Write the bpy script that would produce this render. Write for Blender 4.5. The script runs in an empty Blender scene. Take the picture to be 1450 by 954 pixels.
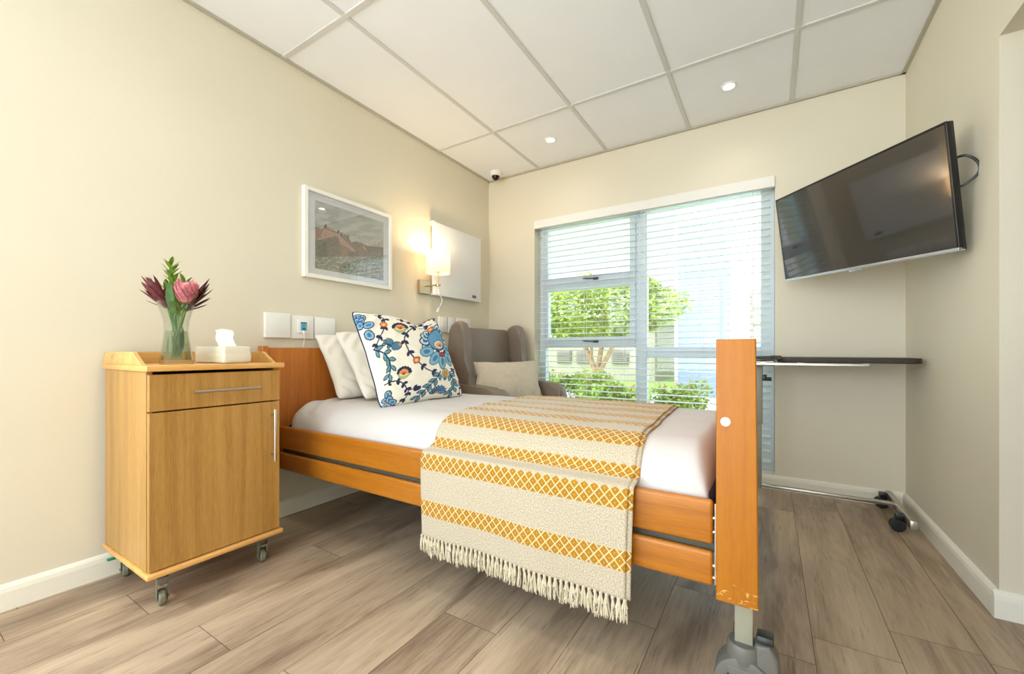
import bpy, bmesh, math, random
import numpy as np
from mathutils import Vector, Matrix, noise

C = bpy.context.scene
COL = C.collection
PI = math.pi
R = math.radians

# ------------------------------------------------------------------ camera
cam_d = bpy.data.cameras.new('camera')
cam = bpy.data.objects.new('camera', cam_d)
COL.objects.link(cam)
C.camera = cam
cam.location = (0, 0, 0.876)
cam.rotation_euler = (R(90), 0, math.atan(366 / 586.5))
cam_d.sensor_width = 36
cam_d.lens = 586.5 / 1450 * 36
cam_d.shift_y = 20 / 1450
cam_d.clip_start = 0.02

# ------------------------------------------------------------------ world, sun, exposure
C.view_settings.view_transform = 'Standard'
C.view_settings.look = 'None'
C.view_settings.gamma = 1
C.view_settings.use_curve_mapping = False
C.view_settings.exposure = 0.06
C.cycles.use_denoising = True
C.cycles.max_bounces = 10
C.cycles.diffuse_bounces = 5
C.cycles.transparent_max_bounces = 24
C.cycles.sample_clamp_indirect = 6
SKY = 1.35
SKY_SUNSIDE = 7.0
DOWNLIGHT = 4.0
LAMP = 6.2
SUN = 1.6

wd = bpy.data.worlds.new('daylight')
C.world = wd
wd.use_nodes = True
wn = wd.node_tree
bgn = wn.nodes['Background']
wtc = wn.nodes.new('ShaderNodeTexCoord')
wsep = wn.nodes.new('ShaderNodeSeparateXYZ')
wr = wn.nodes.new('ShaderNodeValToRGB')
wn.links.new(wtc.outputs['Generated'], wsep.inputs[0])
wn.links.new(wsep.outputs['Z'], wr.inputs[0])
wr.color_ramp.elements[0].position = 0.0
wr.color_ramp.elements[0].color = (0.92, 0.96, 1.0, 1)
wr.color_ramp.elements[1].position = 0.8
wr.color_ramp.elements[1].color = (0.62, 0.78, 1.0, 1)
wn.links.new(wr.outputs[0], bgn.inputs[0])
# the sky is brightest on the sun's side (behind the house), dimmer over the garden
wmr = wn.nodes.new('ShaderNodeMapRange')
wmr.interpolation_type = 'SMOOTHSTEP'
wmr.inputs['From Min'].default_value = -0.5
wmr.inputs['From Max'].default_value = 0.5
wmr.inputs['To Min'].default_value = SKY_SUNSIDE
wmr.inputs['To Max'].default_value = SKY
wn.links.new(wsep.outputs['Y'], wmr.inputs[0])
wn.links.new(wmr.outputs[0], bgn.inputs[1])

sd = bpy.data.lights.new('sun', 'SUN')
sd.energy = SUN
sd.angle = R(1.5)
sd.color = (1.0, 0.95, 0.86)
sun = bpy.data.objects.new('sun', sd)
COL.objects.link(sun)
sun.rotation_euler = (R(38), R(-22), 0)

# daylight portals in the real window and the two added ones (sampling guides, no light of their own)
def portal(name, loc, rot, sx, sy):
    a = bpy.data.lights.new(name, 'AREA')
    a.shape = 'RECTANGLE'
    a.size = sx
    a.size_y = sy
    a.cycles.is_portal = True
    o = bpy.data.objects.new(name, a)
    COL.objects.link(o)
    o.location = loc
    o.rotation_euler = rot
portal('window_portal', (-0.85, 3.34, 1.04), (R(-90), 0, 0), 1.8, 2.0)
portal('side_fill_portal', (-2.36, -1.025, 1.375), (0, R(-90), 0), 1.8, 2.2)
portal('rear_fill_portal', (-0.8, -2.46, 1.22), (R(90), 0, 0), 2.5, 2.25)

# ------------------------------------------------------------------ materials
def new_mat(name):
    m = bpy.data.materials.new(name)
    m.use_nodes = True
    nt = m.node_tree
    return m, nt, nt.nodes['Principled BSDF']

def setp(b, **k):
    names = {'rough': 'Roughness', 'metal': 'Metallic', 'spec': 'Specular IOR Level', 'coat': 'Coat Weight',
             'sheen': 'Sheen Weight', 'trans': 'Transmission Weight', 'ior': 'IOR', 'sub': 'Subsurface Weight'}
    for q, v in k.items():
        b.inputs[names[q]].default_value = v

def c3(c):
    return (c[0], c[1], c[2], 1)

def srgb(r, g, b):
    f = lambda x: (x / 255 / 12.92) if x / 255 <= 0.04045 else ((x / 255 + 0.055) / 1.055) ** 2.4
    return (f(r), f(g), f(b))

def mat(name, col, rough=0.5, var=0.06, scale=12.0, stretch=(1, 1, 1), bump=0.0, bscale=60.0, **k):
    """Procedural: base colour varied by noise, optional fine bump."""
    m, nt, b = new_mat(name)
    setp(b, rough=rough, **k)
    tc = nt.nodes.new('ShaderNodeTexCoord')
    mp = nt.nodes.new('ShaderNodeMapping')
    mp.inputs['Scale'].default_value = stretch
    nt.links.new(tc.outputs['Object'], mp.inputs[0])
    n = nt.nodes.new('ShaderNodeTexNoise')
    n.inputs['Scale'].default_value = scale
    n.inputs['Detail'].default_value = 4
    nt.links.new(mp.outputs[0], n.inputs[0])
    r = nt.nodes.new('ShaderNodeValToRGB')
    lo = tuple(max(0, x * (1 - var)) for x in col)
    hi = tuple(min(1, x * (1 + var)) for x in col)
    r.color_ramp.elements[0].color = c3(lo)
    r.color_ramp.elements[1].color = c3(hi)
    r.color_ramp.elements[0].position = 0.3
    r.color_ramp.elements[1].position = 0.7
    nt.links.new(n.outputs[0], r.inputs[0])
    nt.links.new(r.outputs[0], b.inputs['Base Color'])
    if bump:
        n2 = nt.nodes.new('ShaderNodeTexNoise')
        n2.inputs['Scale'].default_value = bscale
        n2.inputs['Detail'].default_value = 3
        nt.links.new(mp.outputs[0], n2.inputs[0])
        bp = nt.nodes.new('ShaderNodeBump')
        bp.inputs['Strength'].default_value = bump
        bp.inputs['Distance'].default_value = 0.004
        nt.links.new(n2.outputs[0], bp.inputs['Height'])
        nt.links.new(bp.outputs[0], b.inputs['Normal'])
    return m

def wood(name, dark, light, axis, rough=0.35, scale=1.0, wear=None):
    """Fine straight grain along axis 0/1/2."""
    m, nt, b = new_mat(name)
    setp(b, rough=rough)
    tc = nt.nodes.new('ShaderNodeTexCoord')
    mp = nt.nodes.new('ShaderNodeMapping')
    s = [26.0 * scale] * 3
    s[axis] = 0.9 * scale
    mp.inputs['Scale'].default_value = s
    nt.links.new(tc.outputs['Object'], mp.inputs[0])
    n = nt.nodes.new('ShaderNodeTexNoise')
    n.inputs['Scale'].default_value = 1.5
    n.inputs['Detail'].default_value = 5
    n.inputs['Roughness'].default_value = 0.6
    n.inputs['Distortion'].default_value = 0.4
    nt.links.new(mp.outputs[0], n.inputs[0])
    mp2 = nt.nodes.new('ShaderNodeMapping')
    s2 = [150.0 * scale] * 3
    s2[axis] = 12.0 * scale
    mp2.inputs['Scale'].default_value = s2
    nt.links.new(tc.outputs['Object'], mp2.inputs[0])
    n2 = nt.nodes.new('ShaderNodeTexNoise')
    n2.inputs['Scale'].default_value = 2.0
    nt.links.new(mp2.outputs[0], n2.inputs[0])
    ad = nt.nodes.new('ShaderNodeMath')
    ad.operation = 'MULTIPLY_ADD'
    ad.inputs[1].default_value = 0.45
    nt.links.new(n2.outputs[0], ad.inputs[0])
    nt.links.new(n.outputs[0], ad.inputs[2])
    r = nt.nodes.new('ShaderNodeValToRGB')
    r.color_ramp.elements[0].color = c3(dark)
    r.color_ramp.elements[1].color = c3(light)
    r.color_ramp.elements[0].position = 0.5
    r.color_ramp.elements[1].position = 0.95
    nt.links.new(ad.outputs[0], r.inputs[0])
    out = r.outputs[0]
    if wear:      # worn, chipped lacquer below a height (object z), its own irregular shape
        sep = nt.nodes.new('ShaderNodeSeparateXYZ')
        nt.links.new(tc.outputs['Object'], sep.inputs[0])
        n3 = nt.nodes.new('ShaderNodeTexNoise')
        n3.inputs['Scale'].default_value = 34
        n3.inputs['Detail'].default_value = 6
        n3.inputs['Roughness'].default_value = 0.75
        mp3 = nt.nodes.new('ShaderNodeMapping')
        mp3.inputs['Scale'].default_value = (0.8, 1, 2.2)
        nt.links.new(tc.outputs['Object'], mp3.inputs[0])
        nt.links.new(mp3.outputs[0], n3.inputs[0])
        mr = nt.nodes.new('ShaderNodeMapRange')
        mr.inputs['From Min'].default_value = wear[0]
        mr.inputs['From Max'].default_value = wear[1]
        mr.inputs['To Min'].default_value = 0.0
        mr.inputs['To Max'].default_value = 0.22
        nt.links.new(sep.outputs['Z'], mr.inputs[0])
        sb = nt.nodes.new('ShaderNodeMath')
        sb.operation = 'SUBTRACT'
        nt.links.new(n3.outputs[0], sb.inputs[0])
        nt.links.new(mr.outputs[0], sb.inputs[1])
        r3 = nt.nodes.new('ShaderNodeValToRGB')
        r3.color_ramp.elements[0].position = 0.525
        r3.color_ramp.elements[0].color = (0, 0, 0, 1)
        r3.color_ramp.elements[1].position = 0.56
        r3.color_ramp.elements[1].color = (1, 1, 1, 1)
        nt.links.new(sb.outputs[0], r3.inputs[0])
        mx = nt.nodes.new('ShaderNodeMix')
        mx.data_type = 'RGBA'
        mx.inputs['B'].default_value = c3(srgb(226, 178, 104))
        nt.links.new(r3.outputs[0], mx.inputs['Factor'])
        nt.links.new(out, mx.inputs['A'])
        out = mx.outputs['Result']
    nt.links.new(out, b.inputs['Base Color'])
    return m

def emis(name, col, s):
    m, nt, b = new_mat(name)
    b.inputs['Base Color'].default_value = c3(col)
    b.inputs['Emission Color'].default_value = c3(col)
    b.inputs['Emission Strength'].default_value = s
    return m

def thin_glass(name, tint=(1, 1, 1), rough=0.0, refl=1.0, fac=None):
    m, nt, b = new_mat(name)
    nt.nodes.remove(b)
    out = nt.nodes['Material Output']
    t = nt.nodes.new('ShaderNodeBsdfTransparent')
    t.inputs[0].default_value = c3(tint)
    g = nt.nodes.new('ShaderNodeBsdfGlossy')
    g.inputs['Roughness'].default_value = rough
    f = nt.nodes.new('ShaderNodeLayerWeight')
    f.inputs[0].default_value = 0.5
    pw = nt.nodes.new('ShaderNodeMath')
    pw.operation = 'POWER'
    pw.inputs[1].default_value = 5
    nt.links.new(f.outputs['Facing'], pw.inputs[0])
    ml = nt.nodes.new('ShaderNodeMath')
    ml.operation = 'MULTIPLY_ADD'
    ml.inputs[1].default_value = 0.9 * refl
    ml.inputs[2].default_value = 0.04 * refl
    nt.links.new(pw.outputs[0], ml.inputs[0])
    mx = nt.nodes.new('ShaderNodeMixShader')
    nt.links.new(ml.outputs[0], mx.inputs[0])
    nt.links.new(t.outputs[0], mx.inputs[1])
    nt.links.new(g.outputs[0], mx.inputs[2])
    nt.links.new(mx.outputs[0], out.inputs[0])
    return m

def vcol_mat(name, rough=0.8, bump=0.0, bscale=500, coat=0.0, sheen=0.0):
    m, nt, b = new_mat(name)
    setp(b, rough=rough, coat=coat, sheen=sheen)
    a = nt.nodes.new('ShaderNodeVertexColor')
    a.layer_name = 'pattern'
    nt.links.new(a.outputs[0], b.inputs['Base Color'])
    if bump:
        tc = nt.nodes.new('ShaderNodeTexCoord')
        n = nt.nodes.new('ShaderNodeTexNoise')
        n.inputs['Scale'].default_value = bscale
        nt.links.new(tc.outputs['Object'], n.inputs[0])
        bp = nt.nodes.new('ShaderNodeBump')
        bp.inputs['Strength'].default_value = bump
        bp.inputs['Distance'].default_value = 0.002
        nt.links.new(n.outputs[0], bp.inputs['Height'])
        nt.links.new(bp.outputs[0], b.inputs['Normal'])
    return m

WALLC = srgb(225, 217, 197)
M = {}
M['wall'] = mat('wall_paint', WALLC, 0.55, 0.012, 3.0, bump=0.05, bscale=220)
M['ceil'] = mat('ceiling_tile', srgb(244, 246, 249), 0.75, 0.01, 5, bump=0.05, bscale=300)
M['grid'] = mat('ceiling_grid', srgb(212, 211, 207), 0.45, 0.02)
M['grid_edge'] = mat('ceiling_edge_angle', srgb(184, 178, 162), 0.5, 0.02)
M['base'] = mat('baseboard_paint', srgb(240, 236, 222), 0.4, 0.01)
M['white'] = mat('white_plastic', srgb(240, 239, 235), 0.35, 0.01)
M['whitepaint'] = mat('white_paint', srgb(238, 236, 230), 0.4, 0.01)
M['alu'] = mat('window_aluminium', srgb(214, 224, 232), 0.4, 0.02)
M['blind'] = mat('blind_slat', srgb(238, 241, 243), 0.45, 0.01)
M['cab'] = wood('beech_cabinet_vertical', srgb(158, 114, 52), srgb(190, 145, 77), 2)
M['cab_h'] = wood('beech_cabinet_horizontal', srgb(200, 150, 80), srgb(224, 180, 110), 1)
M['cab_edge'] = wood('beech_edge', srgb(206, 150, 78), srgb(226, 176, 104), 1)
M['bed'] = wood('bed_orange_beech', srgb(160, 95, 18), srgb(190, 119, 34), 0, 0.3, 0.8)
M['bed_y'] = wood('bed_orange_beech_across', srgb(176, 100, 34), srgb(206, 130, 56), 2, 0.32, 0.8)
M['bed_post'] = wood('bed_post_worn', srgb(164, 96, 3), srgb(182, 112, 9), 2, 0.5, 0.8, wear=(0.0, 0.16))
M['steel'] = mat('brushed_steel', srgb(196, 192, 182), 0.3, 0.05, 30, (1, 1, 20), metal=1.0)
M['steel_paint'] = mat('bed_chassis_paint', srgb(150, 148, 134), 0.45, 0.05)
M['leg_paint'] = mat('bed_leg_paint', srgb(154, 151, 132), 0.4, 0.04)
M['darkmetal'] = mat('dark_metal', srgb(84, 80, 66), 0.5, 0.08)
M['caster_grey'] = mat('caster_grey_plastic', srgb(104, 102, 96), 0.45, 0.05)
M['caster_dark'] = mat('caster_dark_rubber', srgb(62, 62, 60), 0.6, 0.06)
M['caster_green'] = mat('caster_weathered_grey', srgb(118, 116, 98), 0.5, 0.18, 60)
M['black'] = mat('black_plastic', srgb(26, 27, 28), 0.35, 0.05)
M['green'] = mat('green_plastic', srgb(30, 150, 90), 0.4, 0.05)
M['chrome'] = mat('chrome', srgb(225, 225, 225), 0.16, 0.02, metal=1.0)
M['brass'] = mat('satin_nickel', srgb(190, 172, 140), 0.3, 0.04, metal=1.0)
M['leather'] = mat('taupe_leather', srgb(126, 112, 100), 0.42, 0.05, 8, bump=0.12, bscale=180)
M['cushion'] = mat('beige_fabric', srgb(206, 194, 176), 0.85, 0.04, 30, bump=0.3, bscale=500)
M['sheet'] = mat('white_sheet', srgb(208, 203, 200), 0.8, 0.01, 6, bump=0.12, bscale=30)
M['pillow'] = mat('white_pillowcase', srgb(232, 227, 216), 0.8, 0.01, 6, bump=0.2, bscale=26)
M['mattress'] = mat('mattress_navy', srgb(28, 32, 52), 0.7, 0.05)
M['fringe'] = mat('cream_cotton_yarn', srgb(208, 196, 170), 0.9, 0.06, 60)
M['navy'] = mat('navy_piping', srgb(28, 36, 66), 0.8, 0.05)
M['table'] = mat('dark_brown_laminate', srgb(52, 42, 36), 0.55, 0.06, 20, (1, 8, 1))
M['tv_body'] = mat('tv_black', srgb(18, 18, 20), 0.25, 0.03)
M['silver'] = mat('tv_silver_trim', srgb(196, 200, 206), 0.25, 0.02, metal=0.6)
M['tissue'] = mat('white_tissue', srgb(244, 242, 236), 0.9, 0.01)
M['pack'] = mat('clear_wrapped_tissue', srgb(222, 216, 198), 0.25, 0.06, 3, (4, 4, 60), bump=0.2, bscale=40, coat=0.6)
M['glass'] = thin_glass('window_glass', (0.98, 1.0, 0.99), 0, 0.8)
M['picture_glass'] = thin_glass('picture_glass', (1, 1, 1), 0.0, 3.4)
M['vase'] = thin_glass('vase_glass', (0.93, 0.95, 0.93), 0.02, 1.3)
M['water'] = thin_glass('vase_water', (0.80, 0.86, 0.74), 0.0, 0.5)
M['stem'] = mat('flower_stem', srgb(112, 138, 62), 0.5, 0.2, 40)
M['leaf'] = mat('green_leaf', srgb(78, 124, 44), 0.45, 0.3, 40)
M['leaf_light'] = mat('light_green_leaf', srgb(142, 172, 66), 0.45, 0.3, 40)
M['maroon'] = mat('maroon_bract', srgb(140, 66, 70), 0.5, 0.35, 60)
M['maroon_dark'] = mat('dark_maroon_leaf', srgb(104, 66, 62), 0.5, 0.35, 60)
M['pink'] = mat('pink_protea_bract', srgb(232, 160, 168), 0.55, 0.25, 60)
M['frame'] = mat('white_frame', srgb(242, 240, 232), 0.4, 0.01)
M['mat_board'] = mat('mat_board', srgb(244, 247, 252), 0.8, 0.005)
M['heater'] = mat('heater_white', srgb(236, 236, 238), 0.35, 0.005)
M['bark'] = mat('bark', srgb(160, 130, 96), 0.9, 0.2, 10, bump=0.4)
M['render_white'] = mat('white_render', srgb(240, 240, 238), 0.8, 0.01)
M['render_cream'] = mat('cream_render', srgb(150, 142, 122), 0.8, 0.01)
M['render_shade'] = mat('white_render_shaded', srgb(128, 140, 168), 0.8, 0.01)  # white pier standing in shade; the shade is put into this colour
M['paving'] = mat('garden_paving', srgb(226, 222, 210), 0.85, 0.06, 2)
M['lawn'] = mat('lawn', srgb(140, 176, 66), 0.9, 0.25, 14)
M['lens_black'] = mat('camera_dome_black', srgb(14, 14, 16), 0.08, 0.02)
M['bulb'] = emis('lamp_bulb', (1.0, 0.83, 0.58), 25)
M['spot'] = emis('downlight_lens', (1.0, 0.9, 0.75), 14)

def leaf_mat(name, col):
    m, nt, b = new_mat(name)
    tc = nt.nodes.new('ShaderNodeTexCoord')
    n = nt.nodes.new('ShaderNodeTexNoise')
    n.inputs['Scale'].default_value = 3
    nt.links.new(tc.outputs['Object'], n.inputs[0])
    r = nt.nodes.new('ShaderNodeValToRGB')
    r.color_ramp.elements[0].position = .35
    r.color_ramp.elements[1].position = .65
    r.color_ramp.elements[0].color = c3(tuple(x * .55 for x in col))
    r.color_ramp.elements[1].color = c3(tuple(min(1, x * 1.25) for x in col))
    nt.links.new(n.outputs[0], r.inputs[0])
    nt.links.new(r.outputs[0], b.inputs['Base Color'])
    setp(b, rough=0.5)
    tr = nt.nodes.new('ShaderNodeBsdfTranslucent')
    nt.links.new(r.outputs[0], tr.inputs[0])
    mx = nt.nodes.new('ShaderNodeMixShader')
    mx.inputs[0].default_value = 0.35
    out = nt.nodes['Material Output']
    nt.links.new(b.outputs[0], mx.inputs[1])
    nt.links.new(tr.outputs[0], mx.inputs[2])
    nt.links.new(mx.outputs[0], out.inputs[0])
    return m
M['tree_leaf'] = leaf_mat('tree_leaf', srgb(158, 172, 70))
M['shrub_leaf'] = leaf_mat('shrub_leaf', srgb(150, 168, 72))

def shade_mat():
    m, nt, b = new_mat('lampshade_fabric')
    b.inputs['Base Color'].default_value = c3(srgb(250, 240, 220))
    setp(b, rough=0.9)
    n = nt.nodes.new('ShaderNodeTexNoise')
    n.inputs['Scale'].default_value = 300
    tr = nt.nodes.new('ShaderNodeBsdfTranslucent')
    tr.inputs[0].default_value = (1.0, 0.93, 0.8, 1)
    mx = nt.nodes.new('ShaderNodeMixShader')
    mx.inputs[0].default_value = 0.6
    bp = nt.nodes.new('ShaderNodeBump')
    bp.inputs['Strength'].default_value = 0.1
    nt.links.new(n.outputs[0], bp.inputs['Height'])
    nt.links.new(bp.outputs[0], b.inputs['Normal'])
    nt.links.new(b.outputs[0], mx.inputs[1])
    nt.links.new(tr.outputs[0], mx.inputs[2])
    nt.links.new(mx.outputs[0], nt.nodes['Material Output'].inputs[0])
    return m
M['shade'] = shade_mat()

def screen_mat():
    m, nt, b = new_mat('tv_screen')
    b.inputs['Base Color'].default_value = c3(srgb(44, 41, 42))
    setp(b, rough=0.1, spec=1.0, coat=0.6)
    b.inputs['Coat Roughness'].default_value = 0.03
    n = nt.nodes.new('ShaderNodeTexNoise')
    n.inputs['Scale'].default_value = 2.0
    r = nt.nodes.new('ShaderNodeMapRange')
    r.inputs['To Min'].default_value = 0.05
    r.inputs['To Max'].default_value = 0.08
    nt.links.new(n.outputs[0], r.inputs[0])
    nt.links.new(r.outputs[0], b.inputs['Roughness'])
    return m
M['screen'] = screen_mat()

def floor_mat():
    m, nt, b = new_mat('oak_laminate')
    tc = nt.nodes.new('ShaderNodeTexCoord')
    at = nt.nodes.new('ShaderNodeAttribute')
    at.attribute_name = 'plank'
    ad = nt.nodes.new('ShaderNodeVectorMath')
    ad.operation = 'MULTIPLY_ADD'
    ad.inputs[1].default_value = (37, 53, 11)
    nt.links.new(at.outputs['Color'], ad.inputs[0])
    nt.links.new(tc.outputs['Object'], ad.inputs[2])
    def nz(scale, vec, detail, dist=0.0, rough=0.6):
        mp = nt.nodes.new('ShaderNodeMapping')
        mp.inputs['Scale'].default_value = vec
        nt.links.new(ad.outputs[0], mp.inputs[0])
        n = nt.nodes.new('ShaderNodeTexNoise')
        n.inputs['Scale'].default_value = scale
        n.inputs['Detail'].default_value = detail
        n.inputs['Distortion'].default_value = dist
        n.inputs['Roughness'].default_value = rough
        nt.links.new(mp.outputs[0], n.inputs[0])
        return n
    broad = nz(1.0, (7, 1.3, 1), 3, 0.8, 0.45)
    # cathedral figure: rings from a stretched, distorted field
    fig = nz(1.0, (5, 0.7, 1), 2, 0.3)
    mu = nt.nodes.new('ShaderNodeMath')
    mu.operation = 'MULTIPLY'
    mu.inputs[1].default_value = 95
    nt.links.new(fig.outputs[0], mu.inputs[0])
    sn = nt.nodes.new('ShaderNodeMath')
    sn.operation = 'SINE'
    nt.links.new(mu.outputs[0], sn.inputs[0])
    fine = nz(1.0, (110, 6, 1), 7, 0.0, 0.78)
    r = nt.nodes.new('ShaderNodeValToRGB')
    e = r.color_ramp.elements
    e[0].position = 0.22
    e[0].color = c3(srgb(122, 101, 83))
    e[1].position = 0.80
    e[1].color = c3(srgb(200, 178, 152))
    x = e.new(0.5)
    x.color = c3(srgb(170, 148, 124))
    a1 = nt.nodes.new('ShaderNodeMath')
    a1.operation = 'MULTIPLY_ADD'
    a1.inputs[1].default_value = 0.028
    nt.links.new(sn.outputs[0], a1.inputs[0])
    nt.links.new(broad.outputs[0], a1.inputs[2])
    a2 = nt.nodes.new('ShaderNodeMath')
    a2.operation = 'MULTIPLY_ADD'
    a2.inputs[1].default_value = 0.6
    sub = nt.nodes.new('ShaderNodeMath')
    sub.operation = 'SUBTRACT'
    sub.inputs[1].default_value = 0.5
    nt.links.new(fine.outputs[0], sub.inputs[0])
    nt.links.new(sub.outputs[0], a2.inputs[0])
    nt.links.new(a1.outputs[0], a2.inputs[2])
    pore = nz(1.0, (90, 4.5, 1), 6, 0.3, 0.8)
    pr_ = nt.nodes.new('ShaderNodeMapRange')
    pr_.inputs['From Min'].default_value = 0.58
    pr_.inputs['From Max'].default_value = 0.64
    pr_.inputs['To Max'].default_value = 0.24
    nt.links.new(pore.outputs[0], pr_.inputs[0])
    a5 = nt.nodes.new('ShaderNodeMath')
    a5.operation = 'SUBTRACT'
    nt.links.new(a2.outputs[0], a5.inputs[0])
    nt.links.new(pr_.outputs[0], a5.inputs[1])
    sepc = nt.nodes.new('ShaderNodeSeparateColor')
    nt.links.new(at.outputs['Color'], sepc.inputs[0])
    a3 = nt.nodes.new('ShaderNodeMath')
    a3.operation = 'MULTIPLY_ADD'
    a3.inputs[1].default_value = 0.06
    nt.links.new(sepc.outputs[0], a3.inputs[0])
    nt.links.new(a5.outputs[0], a3.inputs[2])
    a4 = nt.nodes.new('ShaderNodeMath')
    a4.operation = 'SUBTRACT'
    a4.inputs[1].default_value = 0.03
    nt.links.new(a3.outputs[0], a4.inputs[0])
    nt.links.new(a4.outputs[0], r.inputs[0])
    nt.links.new(r.outputs[0], b.inputs['Base Color'])
    setp(b, rough=0.38)
    bp = nt.nodes.new('ShaderNodeBump')
    bp.inputs['Strength'].default_value = 0.12
    bp.inputs['Distance'].default_value = 0.002
    nt.links.new(fine.outputs[0], bp.inputs['Height'])
    nt.links.new(bp.outputs[0], b.inputs['Normal'])
    return m
M['floor'] = floor_mat()
M['gap'] = mat('floor_joint', srgb(62, 50, 40), 0.8, 0.05)

# stripes of the throw, measured along the cloth from its hem (metres)
BANDS = [(0.075, 0.135), (0.24, 0.298), (0.345, 0.395), (0.452, 0.532), (0.60, 0.685), (0.745, 0.84),
         (0.90, 0.985), (1.045, 1.13), (1.19, 1.29), (1.35, 1.43), (1.56, 1.62), (1.70, 1.76)]
def throw_mat():
    m, nt, b = new_mat('striped_throw')
    setp(b, rough=0.95, sheen=0.2)
    uv = nt.nodes.new('ShaderNodeUVMap')
    uv.uv_map = 'cloth'
    sep = nt.nodes.new('ShaderNodeSeparateXYZ')
    nt.links.new(uv.outputs[0], sep.inputs[0])
    def mth(op, a, bb, clamp=False):
        n = nt.nodes.new('ShaderNodeMath')
        n.operation = op
        n.use_clamp = clamp
        for i, q in enumerate((a, bb)):
            if q is None:
                continue
            if isinstance(q, (int, float)):
                n.inputs[i].default_value = q
            else:
                nt.links.new(q, n.inputs[i])
        return n.outputs[0]
    U, V = sep.outputs[0], sep.outputs[1]
    # scalloped ends of each band come from a tiny wave on v
    wav = mth('MULTIPLY', mth('ABSOLUTE', mth('SINE', mth('MULTIPLY', U, PI / 0.030), None), None), 0.006)
    Vw = mth('ADD', V, wav)
    tot = None
    for a, c in BANDS:
        g = mth('MULTIPLY', mth('GREATER_THAN', V, a), mth('LESS_THAN', Vw, c))
        tot = g if tot is None else mth('MAXIMUM', tot, g)
    p, q = 0.030, 0.034
    def lines(sgn):
        s = mth('ADD', mth('DIVIDE', U, p), mth('MULTIPLY', V, sgn / q))
        f = mth('FRACT', s, None)
        return mth('ABSOLUTE', mth('SUBTRACT', f, 0.5), None)
    l1, l2 = lines(1), lines(-1)
    edge = mth('MAXIMUM', l1, l2)
    line = mth('GREATER_THAN', edge, 0.425)
    dot = mth('LESS_THAN', edge, 0.09)
    gold_m = nt.nodes.new('ShaderNodeMix')
    gold_m.data_type = 'RGBA'
    gold_m.inputs['A'].default_value = c3(srgb(170, 118, 18))
    gold_m.inputs['B'].default_value = c3(srgb(198, 154, 56))
    nt.links.new(dot, gold_m.inputs['Factor'])
    n = nt.nodes.new('ShaderNodeTexNoise')
    n.inputs['Scale'].default_value = 260
    nt.links.new(uv.outputs[0], n.inputs[0])
    cr = nt.nodes.new('ShaderNodeValToRGB')
    cr.color_ramp.elements[0].position = .35
    cr.color_ramp.elements[1].position = .65
    cr.color_ramp.elements[0].color = c3(srgb(166, 153, 130))
    cr.color_ramp.elements[1].color = c3(srgb(206, 193, 170))
    nt.links.new(n.outputs[0], cr.inputs[0])
    m1 = nt.nodes.new('ShaderNodeMix')
    m1.data_type = 'RGBA'
    nt.links.new(line, m1.inputs['Factor'])
    nt.links.new(gold_m.outputs['Result'], m1.inputs['A'])
    m1.inputs['B'].default_value = c3(srgb(222, 198, 148))
    m2 = nt.nodes.new('ShaderNodeMix')
    m2.data_type = 'RGBA'
    nt.links.new(tot, m2.inputs['Factor'])
    nt.links.new(cr.outputs[0], m2.inputs['A'])
    nt.links.new(m1.outputs['Result'], m2.inputs['B'])
    nt.links.new(m2.outputs['Result'], b.inputs['Base Color'])
    bp = nt.nodes.new('ShaderNodeBump')
    bp.inputs['Strength'].default_value = 0.5
    bp.inputs['Distance'].default_value = 0.002
    nt.links.new(n.outputs[0], bp.inputs['Height'])
    nt.links.new(bp.outputs[0], b.inputs['Normal'])
    return m
M['throw'] = throw_mat()

# ------------------------------------------------------------------ mesh helpers
def box(bm, x0, x1, y0, y1, z0, z1, r=0.0, seg=2):
    before = set(bm.verts)
    g = bmesh.ops.create_cube(bm, size=1)
    vs = g['verts']
    for v in vs:
        v.co = Vector(((x0 + x1) / 2 + v.co.x * (x1 - x0), (y0 + y1) / 2 + v.co.y * (y1 - y0), (z0 + z1) / 2 + v.co.z * (z1 - z0)))
    if r > 0:
        es = set(e for v in vs for e in v.link_edges)
        bmesh.ops.bevel(bm, geom=list(es), offset=r, segments=seg, profile=0.5, affect='EDGES')
    return [v for v in bm.verts if v not in before]

def prism(bm, pts, h0, h1, plane='xz', r=0.0, seg=3):
    """Extrude a closed outline given in `plane` between h0 and h1 along the third axis."""
    before = set(bm.verts)
    def co(p, h):
        if plane == 'xz':
            return Vector((p[0], h, p[1]))
        if plane == 'yz':
            return Vector((h, p[0], p[1]))
        return Vector((p[0], p[1], h))
    a = [bm.verts.new(co(p, h0)) for p in pts]
    b = [bm.verts.new(co(p, h1)) for p in pts]
    n = len(pts)
    f0 = bm.faces.new(a)
    f1 = bm.faces.new(list(reversed(b)))
    for i in range(n):
        bm.faces.new((a[(i + 1) % n], a[i], b[i], b[(i + 1) % n]))
    if r > 0:
        es = set(f0.edges) | set(f1.edges)
        bmesh.ops.bevel(bm, geom=list(es), offset=r, segments=seg, profile=0.5, affect='EDGES')
    new = [v for v in bm.verts if v not in before]
    bmesh.ops.recalc_face_normals(bm, faces=list(set(f for v in new for f in v.link_faces)))
    return new

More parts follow.
